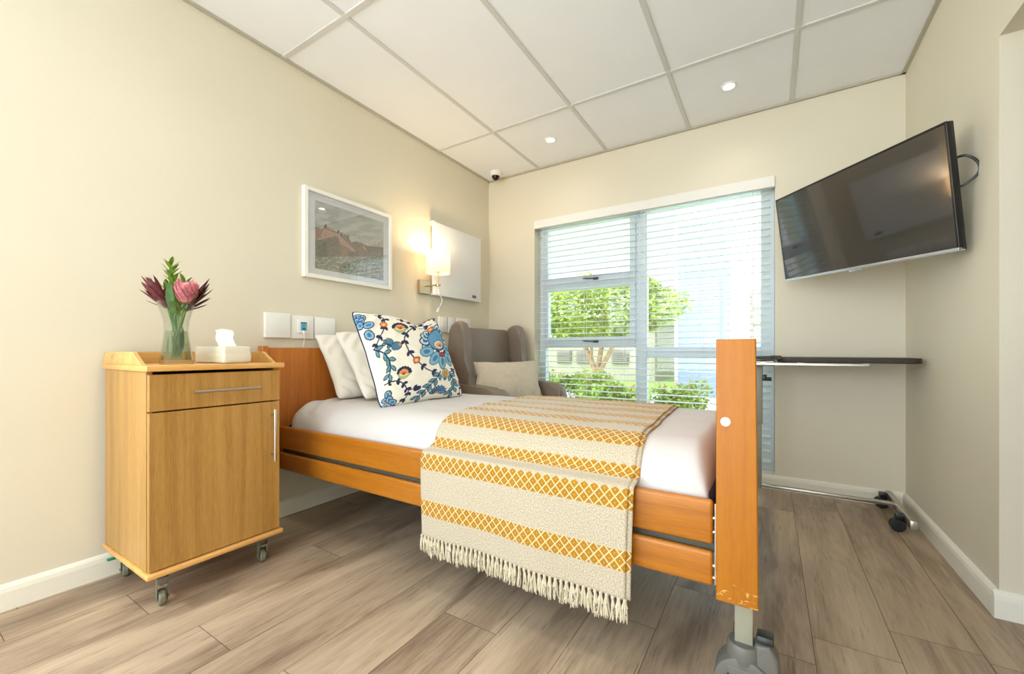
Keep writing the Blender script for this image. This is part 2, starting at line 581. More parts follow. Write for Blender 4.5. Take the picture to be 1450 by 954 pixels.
def cyl(bm, p0, p1, r0, r1=None, n=20, cap=True):
    r1 = r0 if r1 is None else r1
    p0, p1 = Vector(p0), Vector(p1)
    d = (p1 - p0)
    q = d.to_track_quat('Z', 'Y')
    A, B = [], []
    for i in range(n):
        a = 2 * PI * i / n
        w = q @ Vector((math.cos(a), math.sin(a), 0))
        A.append(bm.verts.new(p0 + w * r0))
        B.append(bm.verts.new(p1 + w * r1))
    for i in range(n):
        bm.faces.new((A[i], A[(i + 1) % n], B[(i + 1) % n], B[i]))
    if cap:
        bm.faces.new(list(reversed(A)))
        bm.faces.new(B)
    return A + B

def tube(bm, pts, r, n=10):
    pts = [Vector(p) for p in pts]
    rr = r if isinstance(r, (list, tuple)) else [r] * len(pts)
    rings = []
    up = Vector((0, 0, 1))
    for i, p in enumerate(pts):
        d = (pts[min(i + 1, len(pts) - 1)] - pts[max(i - 1, 0)]).normalized()
        s = d.cross(up)
        if s.length < 1e-3:
            s = d.cross(Vector((0, 1, 0)))
        s.normalize()
        t = s.cross(d).normalized()
        rings.append([bm.verts.new(p + (s * math.cos(2 * PI * k / n) + t * math.sin(2 * PI * k / n)) * rr[i]) for k in range(n)])
    for a, b in zip(rings, rings[1:]):
        for k in range(n):
            bm.faces.new((a[k], a[(k + 1) % n], b[(k + 1) % n], b[k]))
    bm.faces.new(list(reversed(rings[0])))
    bm.faces.new(rings[-1])

def lathe(bm, prof, center=(0, 0, 0), n=32, axis='z'):
    c = Vector(center)
    rings = []
    for (r, z) in prof:
        ring = []
        for k in range(n):
            a = 2 * PI * k / n
            if axis == 'z':
                v = Vector((r * math.cos(a), r * math.sin(a), z))
            elif axis == 'x':
                v = Vector((z, r * math.cos(a), r * math.sin(a)))
            else:
                v = Vector((r * math.cos(a), z, r * math.sin(a)))
            ring.append(bm.verts.new(c + v))
        rings.append(ring)
    for a, b in zip(rings, rings[1:]):
        for k in range(n):
            bm.faces.new((a[k], a[(k + 1) % n], b[(k + 1) % n], b[k]))
    for ring in (rings[0], rings[-1]):
        try:
            bm.faces.new(ring)
        except ValueError:
            pass
    bmesh.ops.recalc_face_normals(bm, faces=bm.faces[:])

def rot_verts(vs, ang, axis, center):
    m = Matrix.Rotation(ang, 3, axis)
    c = Vector(center)
    for v in vs:
        v.co = c + m @ (v.co - c)

def world_of(o):
    m = o.matrix_basis.copy()
    while o.parent:
        o = o.parent
        m = o.matrix_basis @ m
    return m

def obj(name, bm, m, parent=None, local=False, smooth=True, angle=35, origin=None):
    me = bpy.data.meshes.new(name)
    o = bpy.data.objects.new(name, me)
    COL.objects.link(o)
    if parent:
        o.parent = parent
        if not local:
            bm.transform(world_of(parent).inverted())
    if origin is not None:
        w = Vector(origin)
        if parent and not local:
            w = world_of(parent).inverted() @ w
        bm.transform(Matrix.Translation(-w))
        o.location = w
    bm.to_mesh(me)
    bm.free()
    if isinstance(m, (list, tuple)):
        for q in m:
            me.materials.append(q)
    else:
        me.materials.append(m)
    if smooth:
        me.polygons.foreach_set('use_smooth', [True] * len(me.polygons))
        me.set_sharp_from_angle(angle=R(angle))
    return o

def thing(name, label, cat, loc=(0, 0, 0), rotz=0, group=None):
    o = bpy.data.objects.new(name, None)
    COL.objects.link(o)
    o.location = loc
    o.rotation_euler = (0, 0, rotz)
    o.empty_display_size = 0.1
    o['label'] = label
    o['category'] = cat
    if group:
        o['group'] = group
    return o

def tag(o, label, cat, group=None):
    o['label'] = label
    o['category'] = cat
    if group:
        o['group'] = group
    return o

def struct(name, bm, m, parent=None, smooth=False):
    o = obj(name, bm, m, parent, smooth=smooth)
    if not parent:
        o['kind'] = 'structure'
    return o

def BM():
    return bmesh.new()

def copy_tree(root):
    r = root.copy()
    COL.objects.link(r)
    for ch in list(root.children):
        c = ch.copy()
        COL.objects.link(c)
        c.parent = r
        for g in list(ch.children):
            d = g.copy()
            COL.objects.link(d)
            d.parent = c
    return r

def text(name, body, size, m, parent, origin, xdir, ydir, extrude=0.0006):
    cu = bpy.data.curves.new(name, 'FONT')
    cu.body = body
    cu.size = size
    cu.extrude = extrude
    cu.align_x = 'CENTER'
    cu.align_y = 'CENTER'
    t = bpy.data.objects.new(name, cu)
    COL.objects.link(t)
    dg = bpy.context.evaluated_depsgraph_get()
    dg.update()
    me = bpy.data.meshes.new_from_object(t.evaluated_get(dg))
    bpy.data.objects.remove(t)
    bm = BM()
    bm.from_mesh(me)
    xd, yd = Vector(xdir).normalized(), Vector(ydir).normalized()
    zd = xd.cross(yd)
    mt = Matrix((xd, yd, zd)).transposed().to_4x4()
    mt.translation = Vector(origin)
    bm.transform(mt)
    return obj(name, bm, m, parent, smooth=False)

# ------------------------------------------------------------------ pattern canvas
class Canvas:
    """A raster of a surface's own pattern; shapes are drawn in a quad-shaped sketch space."""
    def __init__(self, n, m, quad, base):
        # quad: sketch coordinates of corners (0,0) (1,0) (1,1) (0,1)
        self.n, self.m = n, m
        src = [(0, 0), (1, 0), (1, 1), (0, 1)]
        A = []
        b = []
        for (u, v), (x, y) in zip(src, quad):
            A.append([u, v, 1, 0, 0, 0, -u * x, -v * x])
            b.append(x)
            A.append([0, 0, 0, u, v, 1, -u * y, -v * y])
            b.append(y)
        h = np.linalg.solve(np.array(A, float), np.array(b, float))
        U, V = np.meshgrid((np.arange(n)) / (n - 1), (np.arange(m)) / (m - 1), indexing='ij')
        w = h[6] * U + h[7] * V + 1
        self.X = (h[0] * U + h[1] * V + h[2]) / w
        self.Y = (h[3] * U + h[4] * V + h[5]) / w
        self.U, self.V = U, V
        self.c = np.zeros((n, m, 3)) + np.array(srgb(*base))
    def put(self, mask, col, a=1.0):
        k = (mask.astype(float) * a)[..., None]
        self.c = self.c * (1 - k) + np.array(srgb(*col)) * k
    def ell(self, x, y, a, b, deg, col, outline=None, ow=5, inner=None):
        t = R(deg)
        dx, dy = self.X - x, self.Y - y
        p = dx * math.cos(t) + dy * math.sin(t)
        q = -dx * math.sin(t) + dy * math.cos(t)
        if outline:
            self.put((p / (a + ow)) ** 2 + (q / (b + ow)) ** 2 < 1, outline)
        self.put((p / a) ** 2 + (q / b) ** 2 < 1, col)
        if inner:
            self.put(((p / (a * .55)) ** 2 + (q / (b * .5)) ** 2 < 1), inner)
    def leafm(self, x, y, L, W, deg, col, mid=None):
        t = R(deg)
        dx, dy = self.X - x, self.Y - y
        p = (dx * math.cos(t) + dy * math.sin(t)) / L
        q = -dx * math.sin(t) + dy * math.cos(t)
        prof = W * np.sin(np.clip(p, 0, 1) * PI) ** 0.8
        self.put((p > 0) & (p < 1) & (abs(q) < prof), col)
        if mid:
            self.put((p > 0.1) & (p < 0.85) & (abs(q) < 0.18 * prof), mid)
    def stroke(self, pts, w, col):
        mask = np.zeros_like(self.X, bool)
        for (x0, y0), (x1, y1) in zip(pts, pts[1:]):
            dx, dy = x1 - x0, y1 - y0
            L2 = dx * dx + dy * dy + 1e-9
            t = np.clip(((self.X - x0) * dx + (self.Y - y0) * dy) / L2, 0, 1)
            mask |= (self.X - x0 - t * dx) ** 2 + (self.Y - y0 - t * dy) ** 2 < w * w
        self.put(mask, col)
    def poly(self, pts, col, a=1.0):
        inside = np.zeros_like(self.X, bool)
        n = len(pts)
        for i in range(n):
            x0, y0 = pts[i]
            x1, y1 = pts[(i + 1) % n]
            if y0 == y1:
                continue
            c = ((y0 > self.Y) != (y1 > self.Y)) & (self.X < (x1 - x0) * (self.Y - y0) / (y1 - y0) + x0)
            inside ^= c
        self.put(inside, col, a)

def smooth_pts(pts, n=8):
    out = []
    P = [pts[0]] + list(pts) + [pts[-1]]
    for i in range(1, len(P) - 2):
        for k in range(n):
            t = k / n
            q = []
            for d in range(len(pts[0])):
                a, b, c, e = P[i - 1][d], P[i][d], P[i + 1][d], P[i + 2][d]
                q.append(0.5 * ((2 * b) + (-a + c) * t + (2 * a - 5 * b + 4 * c - e) * t * t + (-a + 3 * b - 3 * c + e) * t ** 3))
            out.append(tuple(q))
    out.append(tuple(pts[-1]))
    return out

def set_cols(me, name, arr):
    a = me.color_attributes.new(name, 'FLOAT_COLOR', 'POINT')
    a.data.foreach_set('color', np.asarray(arr, np.float32).reshape(-1))

# ------------------------------------------------------------------ the room
XL, XR, YB, YF, ZC = -2.202, 0.64, 3.124, -2.3, 2.435
YN = 2.01          # where the right wall turns into the side passage
XP = 2.6           # far side of the passage
ZP = 1.915         # soffit of the passage

LY0, LY1, LZ0, LZ1 = -2.1, .05, .5, 2.25      # unseen window added in the left wall to light the room
bm = BM()
box(bm, XL - .15, XL, LY1, YB + .25, -0.05, ZC + .1)
box(bm, XL - .15, XL, YF - .15, LY0, -0.05, ZC + .1)
box(bm, XL - .15, XL, LY0, LY1, -0.05, LZ0)
box(bm, XL - .15, XL, LY0, LY1, LZ1, ZC + .1)
struct('wall_left', bm, M['wall'])
bm = BM()
for y0, y1, z0, z1 in ((LY0, LY0 + .05, LZ0, LZ1), (LY1 - .05, LY1, LZ0, LZ1), (LY0, LY1, LZ1 - .05, LZ1), (LY0, LY1, LZ0, LZ0 + .05), (-1.17, -1.12, LZ0, LZ1)):
    box(bm, XL - .12, XL - .07, y0, y1, z0, z1, .004, 1)
w3 = struct('added_window_3', bm, M['alu'])
bm = BM()
box(bm, XL - .098, XL - .093, LY0 + .05, LY1 - .05, LZ0 + .05, LZ1 - .05)
obj('pane', bm, M['glass'], w3, smooth=False)

WX0, WX1, WZ0, WZ1 = -1.722, 0.024, 0.088, 1.992
bm = BM()
box(bm, XL, WX0, YB, YB + .25, 0, ZC + .1)
box(bm, WX1, XR + .15, YB, YB + .25, 0, ZC + .1)
box(bm, WX0, WX1, YB, YB + .25, WZ1, ZC + .1)
box(bm, WX0, WX1, YB, YB + .25, -0.05, WZ0)
struct('wall_back', bm, M['wall'])

bm = BM()
prism(bm, [(YN, 0), (YB, 0), (YB, ZC), (YF, ZC), (YF, 0), (1.0, 0), (1.0, ZP), (YN, ZP)], XR, XR + .15, 'yz')  # unseen near stretch added to keep window light out of the passage
struct('wall_right', bm, M['wall'])
bm = BM()
box(bm, XR + .15, XP, YN, YN + .15, 0, ZC)
struct('wall_passage_end', bm, M['wall'])
bm = BM()
box(bm, XP, XP + .15, YF, YN + .15, 0, ZC)
struct('wall_passage_side', bm, M['wall'])
# rear wall, with a wide unseen window added as room fill
bm = BM()
RX0, RX1, RZ0, RZ1 = -2.05, 0.45, 0.1, 2.34
box(bm, XL, RX0, YF - .15, YF, 0, ZC + .1)
box(bm, RX1, XP + .15, YF - .15, YF, 0, ZC + .1)
box(bm, RX0, RX1, YF - .15, YF, RZ1, ZC + .1)
box(bm, RX0, RX1, YF - .15, YF, 0, RZ0)
struct('wall_front', bm, M['wall'])

bm = BM()
box(bm, XL - .15, XR + .15, YF - .15, YB + .25, ZC, ZC + .1)
struct('ceiling', bm, M['ceil'])
bm = BM()
box(bm, XR + .15, XP + .15, YF, YN + .15, ZP, ZP + .05)
struct('ceiling_passage', bm, M['ceil'])

# suspended grid
bm = BM()
for x in (-1.677, -1.08, -0.485, 0.11):
    box(bm, x - .012, x + .012, YF, YB, ZC - .006, ZC + .001, 0.001, 1)
for y in (2.427, 1.223, 0.02, -1.18):
    box(bm, XL, XR, y - .012, y + .012, ZC - .0065, ZC + .001, 0.001, 1)
struct('trim_1', bm, M['grid'])
bm = BM()
box(bm, XL, XL + .018, YF, YB, ZC - .012, ZC)
box(bm, XL, XR, YB - .018, YB, ZC - .012, ZC)
box(bm, XR - .018, XR, YF, YB, ZC - .012, ZC)
struct('trim_2', bm, M['grid_edge'])

# baseboards with a rounded top
def skirt(name, p0, p1, nrm):
    """p0->p1 along wall, nrm = into the room"""
    bm = BM()
    p0, p1, nrm = Vector(p0), Vector(p1), Vector(nrm)
    prof = [(0, 0), (.016, 0), (.016, .062), (.013, .076), (.007, .084), (0, .088)]
    A = [bm.verts.new(p0 + nrm * a + Vector((0, 0, z))) for a, z in prof]
    B = [bm.verts.new(p1 + nrm * a + Vector((0, 0, z))) for a, z in prof]
    for i in range(len(prof)):
        j = (i + 1) % len(prof)
        bm.faces.new((A[i], A[j], B[j], B[i]))
    bm.faces.new(A)
    bm.faces.new(list(reversed(B)))
    bmesh.ops.recalc_face_normals(bm, faces=bm.faces[:])
    struct(name, bm, M['base'])
skirt('baseboard_left', (XL, YF, 0), (XL, YB, 0), (1, 0, 0))
skirt('baseboard_back', (XL, YB, 0), (XR, YB, 0), (0, -1, 0))
skirt('baseboard_right', (XR, YN, 0), (XR, YB, 0), (-1, 0, 0))
skirt('baseboard_passage', (XR - .016, YN, 0), (XP, YN, 0), (0, -1, 0))

# floor planks
random.seed(4)
bm = BM()
cl = bm.loops.layers.float_color.new('plank')
PW = 0.207
fixed = {-5: 1.06, 0: 1.565, -1: 1.43, -2: 0.35, -10: 0.53, -9: 2.4}
i0 = -11
g = 0.0008
for i in range(-12, 14):
    xa, xb = 0.108 + i * PW, 0.108 + (i + 1) * PW
    xa, xb = max(xa, XL - .05), min(xb, XP + .05)
    if xb <= xa:
        continue
    LEN = 1.29
    y = fixed.get(i, random.uniform(0, LEN)) - 4 * LEN
    while y < YB + .1:
        ya, yb = max(y, YF - .1), min(y + LEN, YB + .25)
        y += LEN
        if yb <= ya:
            continue
        col = (random.random(), random.random(), random.random(), 1)
        vs = [bm.verts.new(p) for p in ((xa + g, ya + g, 0), (xb - g, ya + g, 0), (xb - g, yb - g, 0), (xa + g, yb - g, 0))]
        f = bm.faces.new(vs)
        for l in f.loops:
            l[cl] = col
n0 = len(bm.faces)
vs = box(bm, XL - .05, XP + .05, YF - .1, YB + .25, -0.05, -0.0012)
fl = None
for f in bm.faces[:]:
    if f.calc_center_median().z < -0.001:
        f.material_index = 1
struct('floor', bm, [M['floor'], M['gap']])

# ------------------------------------------------------------------ window, glazing
YG = 3.224     # frame's inner face
def member(bm, x0, x1, z0, z1, y0=YG, y1=YG + .06, r=.004):
    box(bm, x0, x1, y0, y1, z0, z1, r, 1)
bm = BM()
member(bm, WX0, -1.665, WZ0, WZ1)
member(bm, -.055, WX1, WZ0, WZ1)
member(bm, -1.665, -.055, 1.945, WZ1)
member(bm, -1.665, -.055, WZ0, .13)
member(bm, -.885, -.800, .13, 1.945)               # main mullion
member(bm, -1.665, -.885, .905, .95)
member(bm, -1.665, -.885, 1.41, 1.455)
member(bm, -.800, -.055, .825, .905)
w1 = struct('window_1', bm, M['alu'], smooth=True)
bm = BM()
for z0, z1 in ((1.455, 1.945), (.95, 1.41)):         # two opening sashes, standing slightly proud
    x0, x1 = -1.668, -.882
    s = .034
    member(bm, x0, x0 + s, z0 - .01, z1 + .004, YG - .014, YG + .04)
    member(bm, x1 - s - .012, x1, z0 - .01, z1 + .004, YG - .014, YG + .04)
    member(bm, x0 + s, x1 - s - .012, z0 - .01, z0 + s + .008, YG - .014, YG + .04)
    member(bm, x0 + s, x1 - s - .012, z1 - s + .01, z1 + .004, YG - .014, YG + .04)
obj('sash', bm, M['alu'], w1)
for x0, x1, z0, z1 in ((-1.64, -.92, 1.49, 1.93), (-1.64, -.92, .985, 1.38), (-1.665, -.885, .13, .905), (-.80, -.055, .905, 1.945), (-.80, -.055, .13, .825)):
    bm = BM()
    box(bm, x0, x1, YG + .028, YG + .033, z0, z1)
    obj('pane', bm, M['glass'], w1, smooth=False)
for z in (1.452, .942):
    bm = BM()
    hx = -1.20
    box(bm, hx - .02, hx + .02, YG - .03, YG - .012, z + .002, z + .022, .003)
    vs = box(bm, hx - .105, hx + .012, YG - .048, YG - .034, z + .006, z + .016, .004)
    rot_verts(vs, R(4), 'Y', (hx, 0, z))
    cyl(bm, (hx, YG - .04, z + .011), (hx, YG - .01, z + .011), .008, n=12)
    obj('stay_handle', bm, M['darkmetal'], w1)

# added rear window, unseen, brightens the room: frame and panes
bm = BM()
for x0, x1, z0, z1 in ((RX0, RX0 + .05, RZ0, RZ1), (RX1 - .05, RX1, RZ0, RZ1), (RX0, RX1, RZ1 - .05, RZ1), (RX0, RX1, RZ0, RZ0 + .05), (-.83, -.77, RZ0, RZ1)):
    box(bm, x0, x1, YF - .1, YF - .05, z0, z1, .004, 1)
w2 = struct('added_window_2', bm, M['alu'])
bm = BM()
box(bm, RX0 + .05, RX1 - .05, YF - .078, YF - .073, RZ0 + .05, RZ1 - .05)
obj('pane', bm, M['glass'], w2, smooth=False)

# ------------------------------------------------------------------ outside
bm = BM()
box(bm, -16, 12, YB + .25, 30, -.25, -.12)
tag(obj('lawn_ground', bm, M['lawn'], smooth=False), 'sunlit green lawn outside the window', 'lawn')['kind'] = 'structure'
bm = BM()
prism(bm, [(-5.2, 9.8), (3.5, 9.8), (3.5, 4.6), (-0.9, 4.6), (-2.2, 6.6), (-5.2, 8.6)], -.12, -.09, 'xy')
tag(obj('paved_path', bm, M['paving'], smooth=False), 'pale sunlit paving outside beyond the shrubs', 'path')['kind'] = 'structure'

b1 = thing('garden_building', 'cream building beyond the garden tree with small shuttered windows', 'building', (-6.0, 14, -.12))
bm = BM()
box(bm, -12.5, -3.1, 13.5, 17, -.12, 1.95)
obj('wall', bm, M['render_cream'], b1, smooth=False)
bm = BM()
prism(bm, [(13.2, 1.95), (17.3, 1.95), (17.3, 2.05), (15.2, 3.0), (13.2, 2.05)], -12.8, -2.8, 'yz')
obj('roof', bm, M['render_white'], b1, smooth=False)
M['shutter'] = mat('beige_shutter', srgb(124, 116, 104), 0.6, 0.04)
for x in (-6.22, -5.47, -4.2):
    bm = BM()
    box(bm, x - .28, x + .28, 13.44, 13.52, .46, .90, .01)
    for k in range(6):
        box(bm, x - .25, x + .25, 13.40, 13.45, .49 + k * .065, .53 + k * .065)
    obj('shutter', bm, M['shutter'], b1, smooth=False)
b2 = thing('white_building', 'white rendered building with a projecting corner outside the right pane', 'building', (0.4, 8, -.12))
bm = BM()
box(bm, -1.9, 4.0, 10.2, 14, -.12, 6.4)
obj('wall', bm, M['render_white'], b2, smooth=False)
bm = BM()
box(bm, -1.72, -.75, 9.6, 10.21, -.12, 3.6, .01)
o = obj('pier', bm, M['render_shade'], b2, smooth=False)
o['label'] = 'white pier with its shade painted grey-blue'
bm = BM()
box(bm, -.38, .45, 10.13, 10.22, .3, 2.2, .01)
for k in range(5):
    box(bm, -.33, .40, 10.08, 10.14, .36 + k * .36, .66 + k * .36)
obj('shutter', bm, M['render_cream'], b2, smooth=False)

def foliage(bm, pts_fn, n, size, seed):
    rnd = random.Random(seed)
    for _ in range(n):
        p = pts_fn(rnd)
        a = rnd.uniform(0, 2 * PI)
        e = rnd.uniform(-.9, .9)
        d = Vector((math.cos(a) * math.cos(e), math.sin(a) * math.cos(e), math.sin(e)))
        s = d.cross(Vector((rnd.uniform(-1, 1), rnd.uniform(-1, 1), rnd.uniform(-1, 1)))).normalized()
        L = size * rnd.uniform(.7, 1.3)
        nrm = s.cross(d)
        v = [bm.verts.new(p), bm.verts.new(p + d * L * .5 + s * L * .25 + nrm * L * .06), bm.verts.new(p + d * L),
             bm.verts.new(p + d * L * .5 - s * L * .25 + nrm * L * .06)]
        bm.faces.new(v)

tr = thing('garden_tree', 'round clipped green tree with a forked trunk outside the left panes', 'tree', (-2.95, 8, -.12))
bm = BM()
def crown(rnd):
    while True:
        x, y, z = rnd.uniform(-1, 1), rnd.uniform(-1, 1), rnd.uniform(-1, 1)
        q = x * x + y * y + z * z
        if .45 < q < 1:
            break
    w = 1 + .12 * noise.noise(Vector((x * 2.2, y * 2.2, z * 2.2)))
    return Vector((-2.9 + x * 1.62 * w, 8.0 + y * 1.3 * w, 1.72 + z * .62 * w))
foliage(bm, crown, 11000, .10, 2)
obj('crown', bm, M['tree_leaf'], tr, smooth=False)
bm = BM()
for pts, r0 in (([(-2.95, 8, -.12), (-2.95, 8, .15), (-2.98, 8, .4)], .11), ([(-2.98, 8, .35), (-3.12, 8, .75), (-3.38, 7.95, 1.25), (-3.6, 7.9, 1.7)], .06),
                ([(-2.97, 8, .35), (-2.92, 8.05, .8), (-2.85, 8.1, 1.3), (-2.8, 8, 1.8)], .06), ([(-2.95, 8, .38), (-2.72, 7.95, .8), (-2.45, 7.9, 1.25), (-2.2, 7.9, 1.7)], .055),
                ([(-3.1, 8, .7), (-3.05, 7.9, 1.1), (-3.1, 7.8, 1.5)], .035)):
    sp = smooth_pts(pts, 4)
    tube(bm, sp, [r0 * (1 - .5 * i / len(sp)) for i in range(len(sp))], 9)
obj('trunk', bm, M['bark'], tr)

def shrub(x, y, w, h, seed, label, n=1500):
    t = thing('shrub', label, 'shrub', (x, y, -.12), group='low shrubs in the garden bed')
    bm = BM()
    rb = random.Random(seed + 50)
    blobs = [(rb.uniform(-.6, .6) * w, rb.uniform(-.4, .4) * w, rb.uniform(.35, .75) * h, rb.uniform(.35, .6) * w, rb.uniform(.25, .42) * h) for _ in range(7)]
    def fn(rnd):
        bx, by, bz, br, bh = rnd.choice(blobs)
        d = Vector((rnd.gauss(0, 1), rnd.gauss(0, 1), rnd.gauss(0, 1))).normalized() * rnd.uniform(.6, 1.05)
        return Vector((x + bx + d.x * br, y + by + d.y * br, max(-.1, -.1 + bz + d.z * bh)))
    foliage(bm, fn, n, .075, seed)
    obj('foliage', bm, M['shrub_leaf'], t, smooth=False)
    bm = BM()
    rnd = random.Random(seed)
    for k in range(6):
        a = rnd.uniform(0, 6.28)
        tube(bm, [(x, y, -.12), (x + math.cos(a) * w * .3, y + math.sin(a) * w * .3, h * .45), (x + math.cos(a) * w * .6, y + math.sin(a) * w * .6, h * .8)], .008, 5)
    obj('stem', bm, M['bark'], t)
shrub(-2.55, 7.1, .55, .62, 11, 'bushy green shrub at the foot of the garden tree, left of the mullion')
shrub(-3.35, 7.6, .45, .55, 12, 'low green shrub left of the garden tree trunk')
shrub(-4.35, 8.2, .38, .72, 13, 'small shrub with upright tips at the left edge of the window', 900)
shrub(-1.05, 5.6, .42, .62, 14, 'yellow-green shrub at the foot of the right pane near the mullion')
shrub(-1.95, 6.2, .40, .48, 15, 'low sunlit shrub close behind the mullion')
shrub(-3.9, 6.9, .5, .36, 16, 'low spreading shrub just above the armchair arm')

# ------------------------------------------------------------------ blinds
def blind(x0, x1, label):
    t = thing('venetian_blind', label, 'blind', ((x0 + x1) / 2, 3.168, .15), group='venetian blinds in the window')
    yc = 3.168
    bm = BM()
    box(bm, x0, x1, yc - .024, yc + .024, 1.928, 1.975, .003, 1)
    obj('headrail', bm, M['blind'], t)
    bm = BM()
    z = 1.905
    k = 0
    while z > .20:
        # slightly crowned slat, nearly horizontal
        prof = [(-.025, -.0012), (-.012, .0016), (0, .0026), (.012, .0016), (.025, -.0012), (.025, -.0026), (0, .0008), (-.025, -.0026)]
        ta = R(4)
        A, B = [], []
        for (py, pz) in prof:
            yy = py * math.cos(ta) - pz * math.sin(ta)
            zz = py * math.sin(ta) + pz * math.cos(ta)
            A.append(bm.verts.new((x0 + .004, yc + yy, z + zz)))
            B.append(bm.verts.new((x1 - .004, yc + yy, z + zz)))
        n = len(prof)
        for i in range(n):
            bm.faces.new((A[i], A[(i + 1) % n], B[(i + 1) % n], B[i]))
        bm.faces.new(list(reversed(A)))
        bm.faces.new(B)
        z -= .0465
    bmesh.ops.recalc_face_normals(bm, faces=bm.faces[:])
    obj('slats', bm, M['blind'], t)
    bm = BM()
    w = x1 - x0
    for fx in (.12, .5, .88):
        for dy in (-.0265, .0265):
            cyl(bm, (x0 + w * fx, yc + dy, .17), (x0 + w * fx, yc + dy, 1.93), .0009, n=6)
    obj('ladder_cord', bm, M['blind'], t)
    bm = BM()
    box(bm, x0 + .002, x1 - .002, yc - .025, yc + .025, .155, .172, .004, 2)
    obj('bottom_rail', bm, M['blind'], t)
    bm = BM()
    xs = x0 + .05
    cyl(bm, (xs, yc - .034, 1.05), (xs, yc - .030, 1.93), .002, n=8)
    cyl(bm, (xs, yc - .034, 1.01), (xs, yc - .034, 1.055), .006, .004, n=10)
    obj('pull_cord', bm, M['white'], t)
blind(-1.700, -.852, 'left white horizontal-slat blind over the opening sashes')
blind(-.842, .004, 'right white horizontal-slat blind over the large fixed pane')
bm = BM()
box(bm, WX0, WX1, 3.112, 3.142, 1.922, 1.992, .003, 1)
tag(obj('blind_pelmet', bm, M['whitepaint']), 'long white pelmet board across the top of the window', 'pelmet')

# ------------------------------------------------------------------ ceiling fittings
def downlight(x, y, label, group=None, energy=DOWNLIGHT):
    t = thing('downlight', label, 'ceiling light', (x, y, ZC), group=group)
    bm = BM()
    lathe(bm, [(.030, .0), (.030, -.004), (.034, -.0075), (.044, -.005), (.046, 0), (.046, .002), (.030, .002)], (x, y, ZC), 32)
    obj('trim_ring', bm, M['whitepaint'], t)
    bm = BM()
    lathe(bm, [(.0005, -.0025), (.020, -.003), (.0295, -.0015), (.0295, .002), (.0005, .002)], (x, y, ZC), 24)
    obj('lens', bm, M['spot'], t)
    ld = bpy.data.lights.new('downlight_beam', 'SPOT')
    ld.energy = energy
    ld.color = (1.0, .93, .84)
    ld.spot_size = R(150)
    ld.spot_blend = .9
    ld.shadow_soft_size = .04
    lo = bpy.data.objects.new('downlight_beam', ld)
    COL.objects.link(lo)
    lo.parent = t
    lo.location = (0, 0, -.02)
    return t
downlight(-1.376, 2.74, 'lit round downlight in the ceiling near the left corner')
downlight(-.208, 2.74, 'lit round downlight in the ceiling above the window, towards the television')
for x in (-1.376, -.208):  # four more downlights out of view, added to brighten the room
    for y in (.6, -1.2):
        downlight(x, y, 'unseen round ceiling downlight added to light the room', 'added downlights out of view', DOWNLIGHT * (2.6 if x < -1 else 5.5))

t = thing('dome_camera', 'small white security camera with black dome in the ceiling corner', 'security camera', (-2.03, 2.985, ZC))
bm = BM()
lathe(bm, [(.001, 0), (.050, 0), (.052, -.006), (.047, -.030), (.040, -.038), (.001, -.038)], (-2.03, 2.985, ZC), 32)
obj('housing', bm, M['white'], t)
bm = BM()
lathe(bm, [(.038, -.036)] + [(.034 * math.cos(a), -.038 - .034 * math.sin(a)) for a in [R(d) for d in range(0, 88, 11)]] + [(.0008, -.072)], (-2.03, 2.985, ZC), 28)
obj('dome', bm, M['lens_black'], t)

# ------------------------------------------------------------------ left wall: picture, plates, lamp, heater
FX = XL + .03
t = thing('framed_picture', 'white framed print of cottages hanging on the left wall', 'picture', (XL, 1.64, 1.287))
y0, y1, z0, z1 = 1.328, 1.950, 1.289, 1.794
bm = BM()
fw = .022
for a, b_, c, d in ((y0, y0 + fw, z0, z1), (y1 - fw, y1, z0, z1), (y0 + fw, y1 - fw, z1 - fw, z1), (y0 + fw, y1 - fw, z0, z0 + fw)):
    box(bm, XL + .001, FX, a, b_, c, d, .0015, 1)
obj('frame', bm, M['frame'], t)
bm = BM()
box(bm, XL + .001, XL + .008, y0 + fw, y1 - fw, z0 + fw, z1 - fw)
obj('mat_board', bm, M['mat_board'], t)
bm = BM()
box(bm, XL + .0185, XL + .020, y0 + fw, y1 - fw, z0 + fw, z1 - fw)
obj('glazing', bm, M['picture_glass'], t, smooth=False)
# the print, its own colours drawn cell by cell
NY, NZ = 260, 190
cv = Canvas(NY, NZ, [(146, 730), (702, 868), (702, 362), (146, 180)], (196, 198, 194))
X_, Y_ = cv.X, cv.Y
def fbm(sx, sy, seed, X=None, Y=None):
    X = X_ if X is None else X
    Y = Y_ if Y is None else Y
    out = np.zeros_like(X)
    for i in range(X.shape[0]):
        for j in range(X.shape[1]):
            out[i, j] = noise.fractal(Vector((X[i, j] * sx, Y[i, j] * sy, seed)), 1.0, 2.0, 4)
    return out
n1 = fbm(.008, .02, 3.0)
cv.put(n1 > .05, (204, 204, 200), .5)
cv.put(n1 > .25, (216, 216, 212), .6)
cv.put(n1 < -.12, (160, 166, 168), .5)
n2 = fbm(.03, .07, 9.0)
n3 = fbm(.09, .13, 5.0)
cv.poly([(146, 640), (330, 640), (500, 640), (702, 660), (702, 900), (146, 760)], (150, 148, 128))
cv.poly([(150, 540), (175, 548), (172, 640), (150, 640)], (78, 76, 64))
cv.poly([(430, 530), (470, 520), (520, 540), (560, 560), (640, 570), (702, 580), (702, 660), (430, 650)], (96, 92, 78))
cv.poly([(150, 395), (200, 420), (160, 500), (150, 500)], (158, 108, 92))
cv.poly([(150, 500), (215, 400), (235, 385), (330, 450), (300, 480), (170, 520)], (190, 152, 136))
cv.poly([(150, 510), (310, 475), (330, 530), (340, 640), (150, 650)], (108, 102, 88))
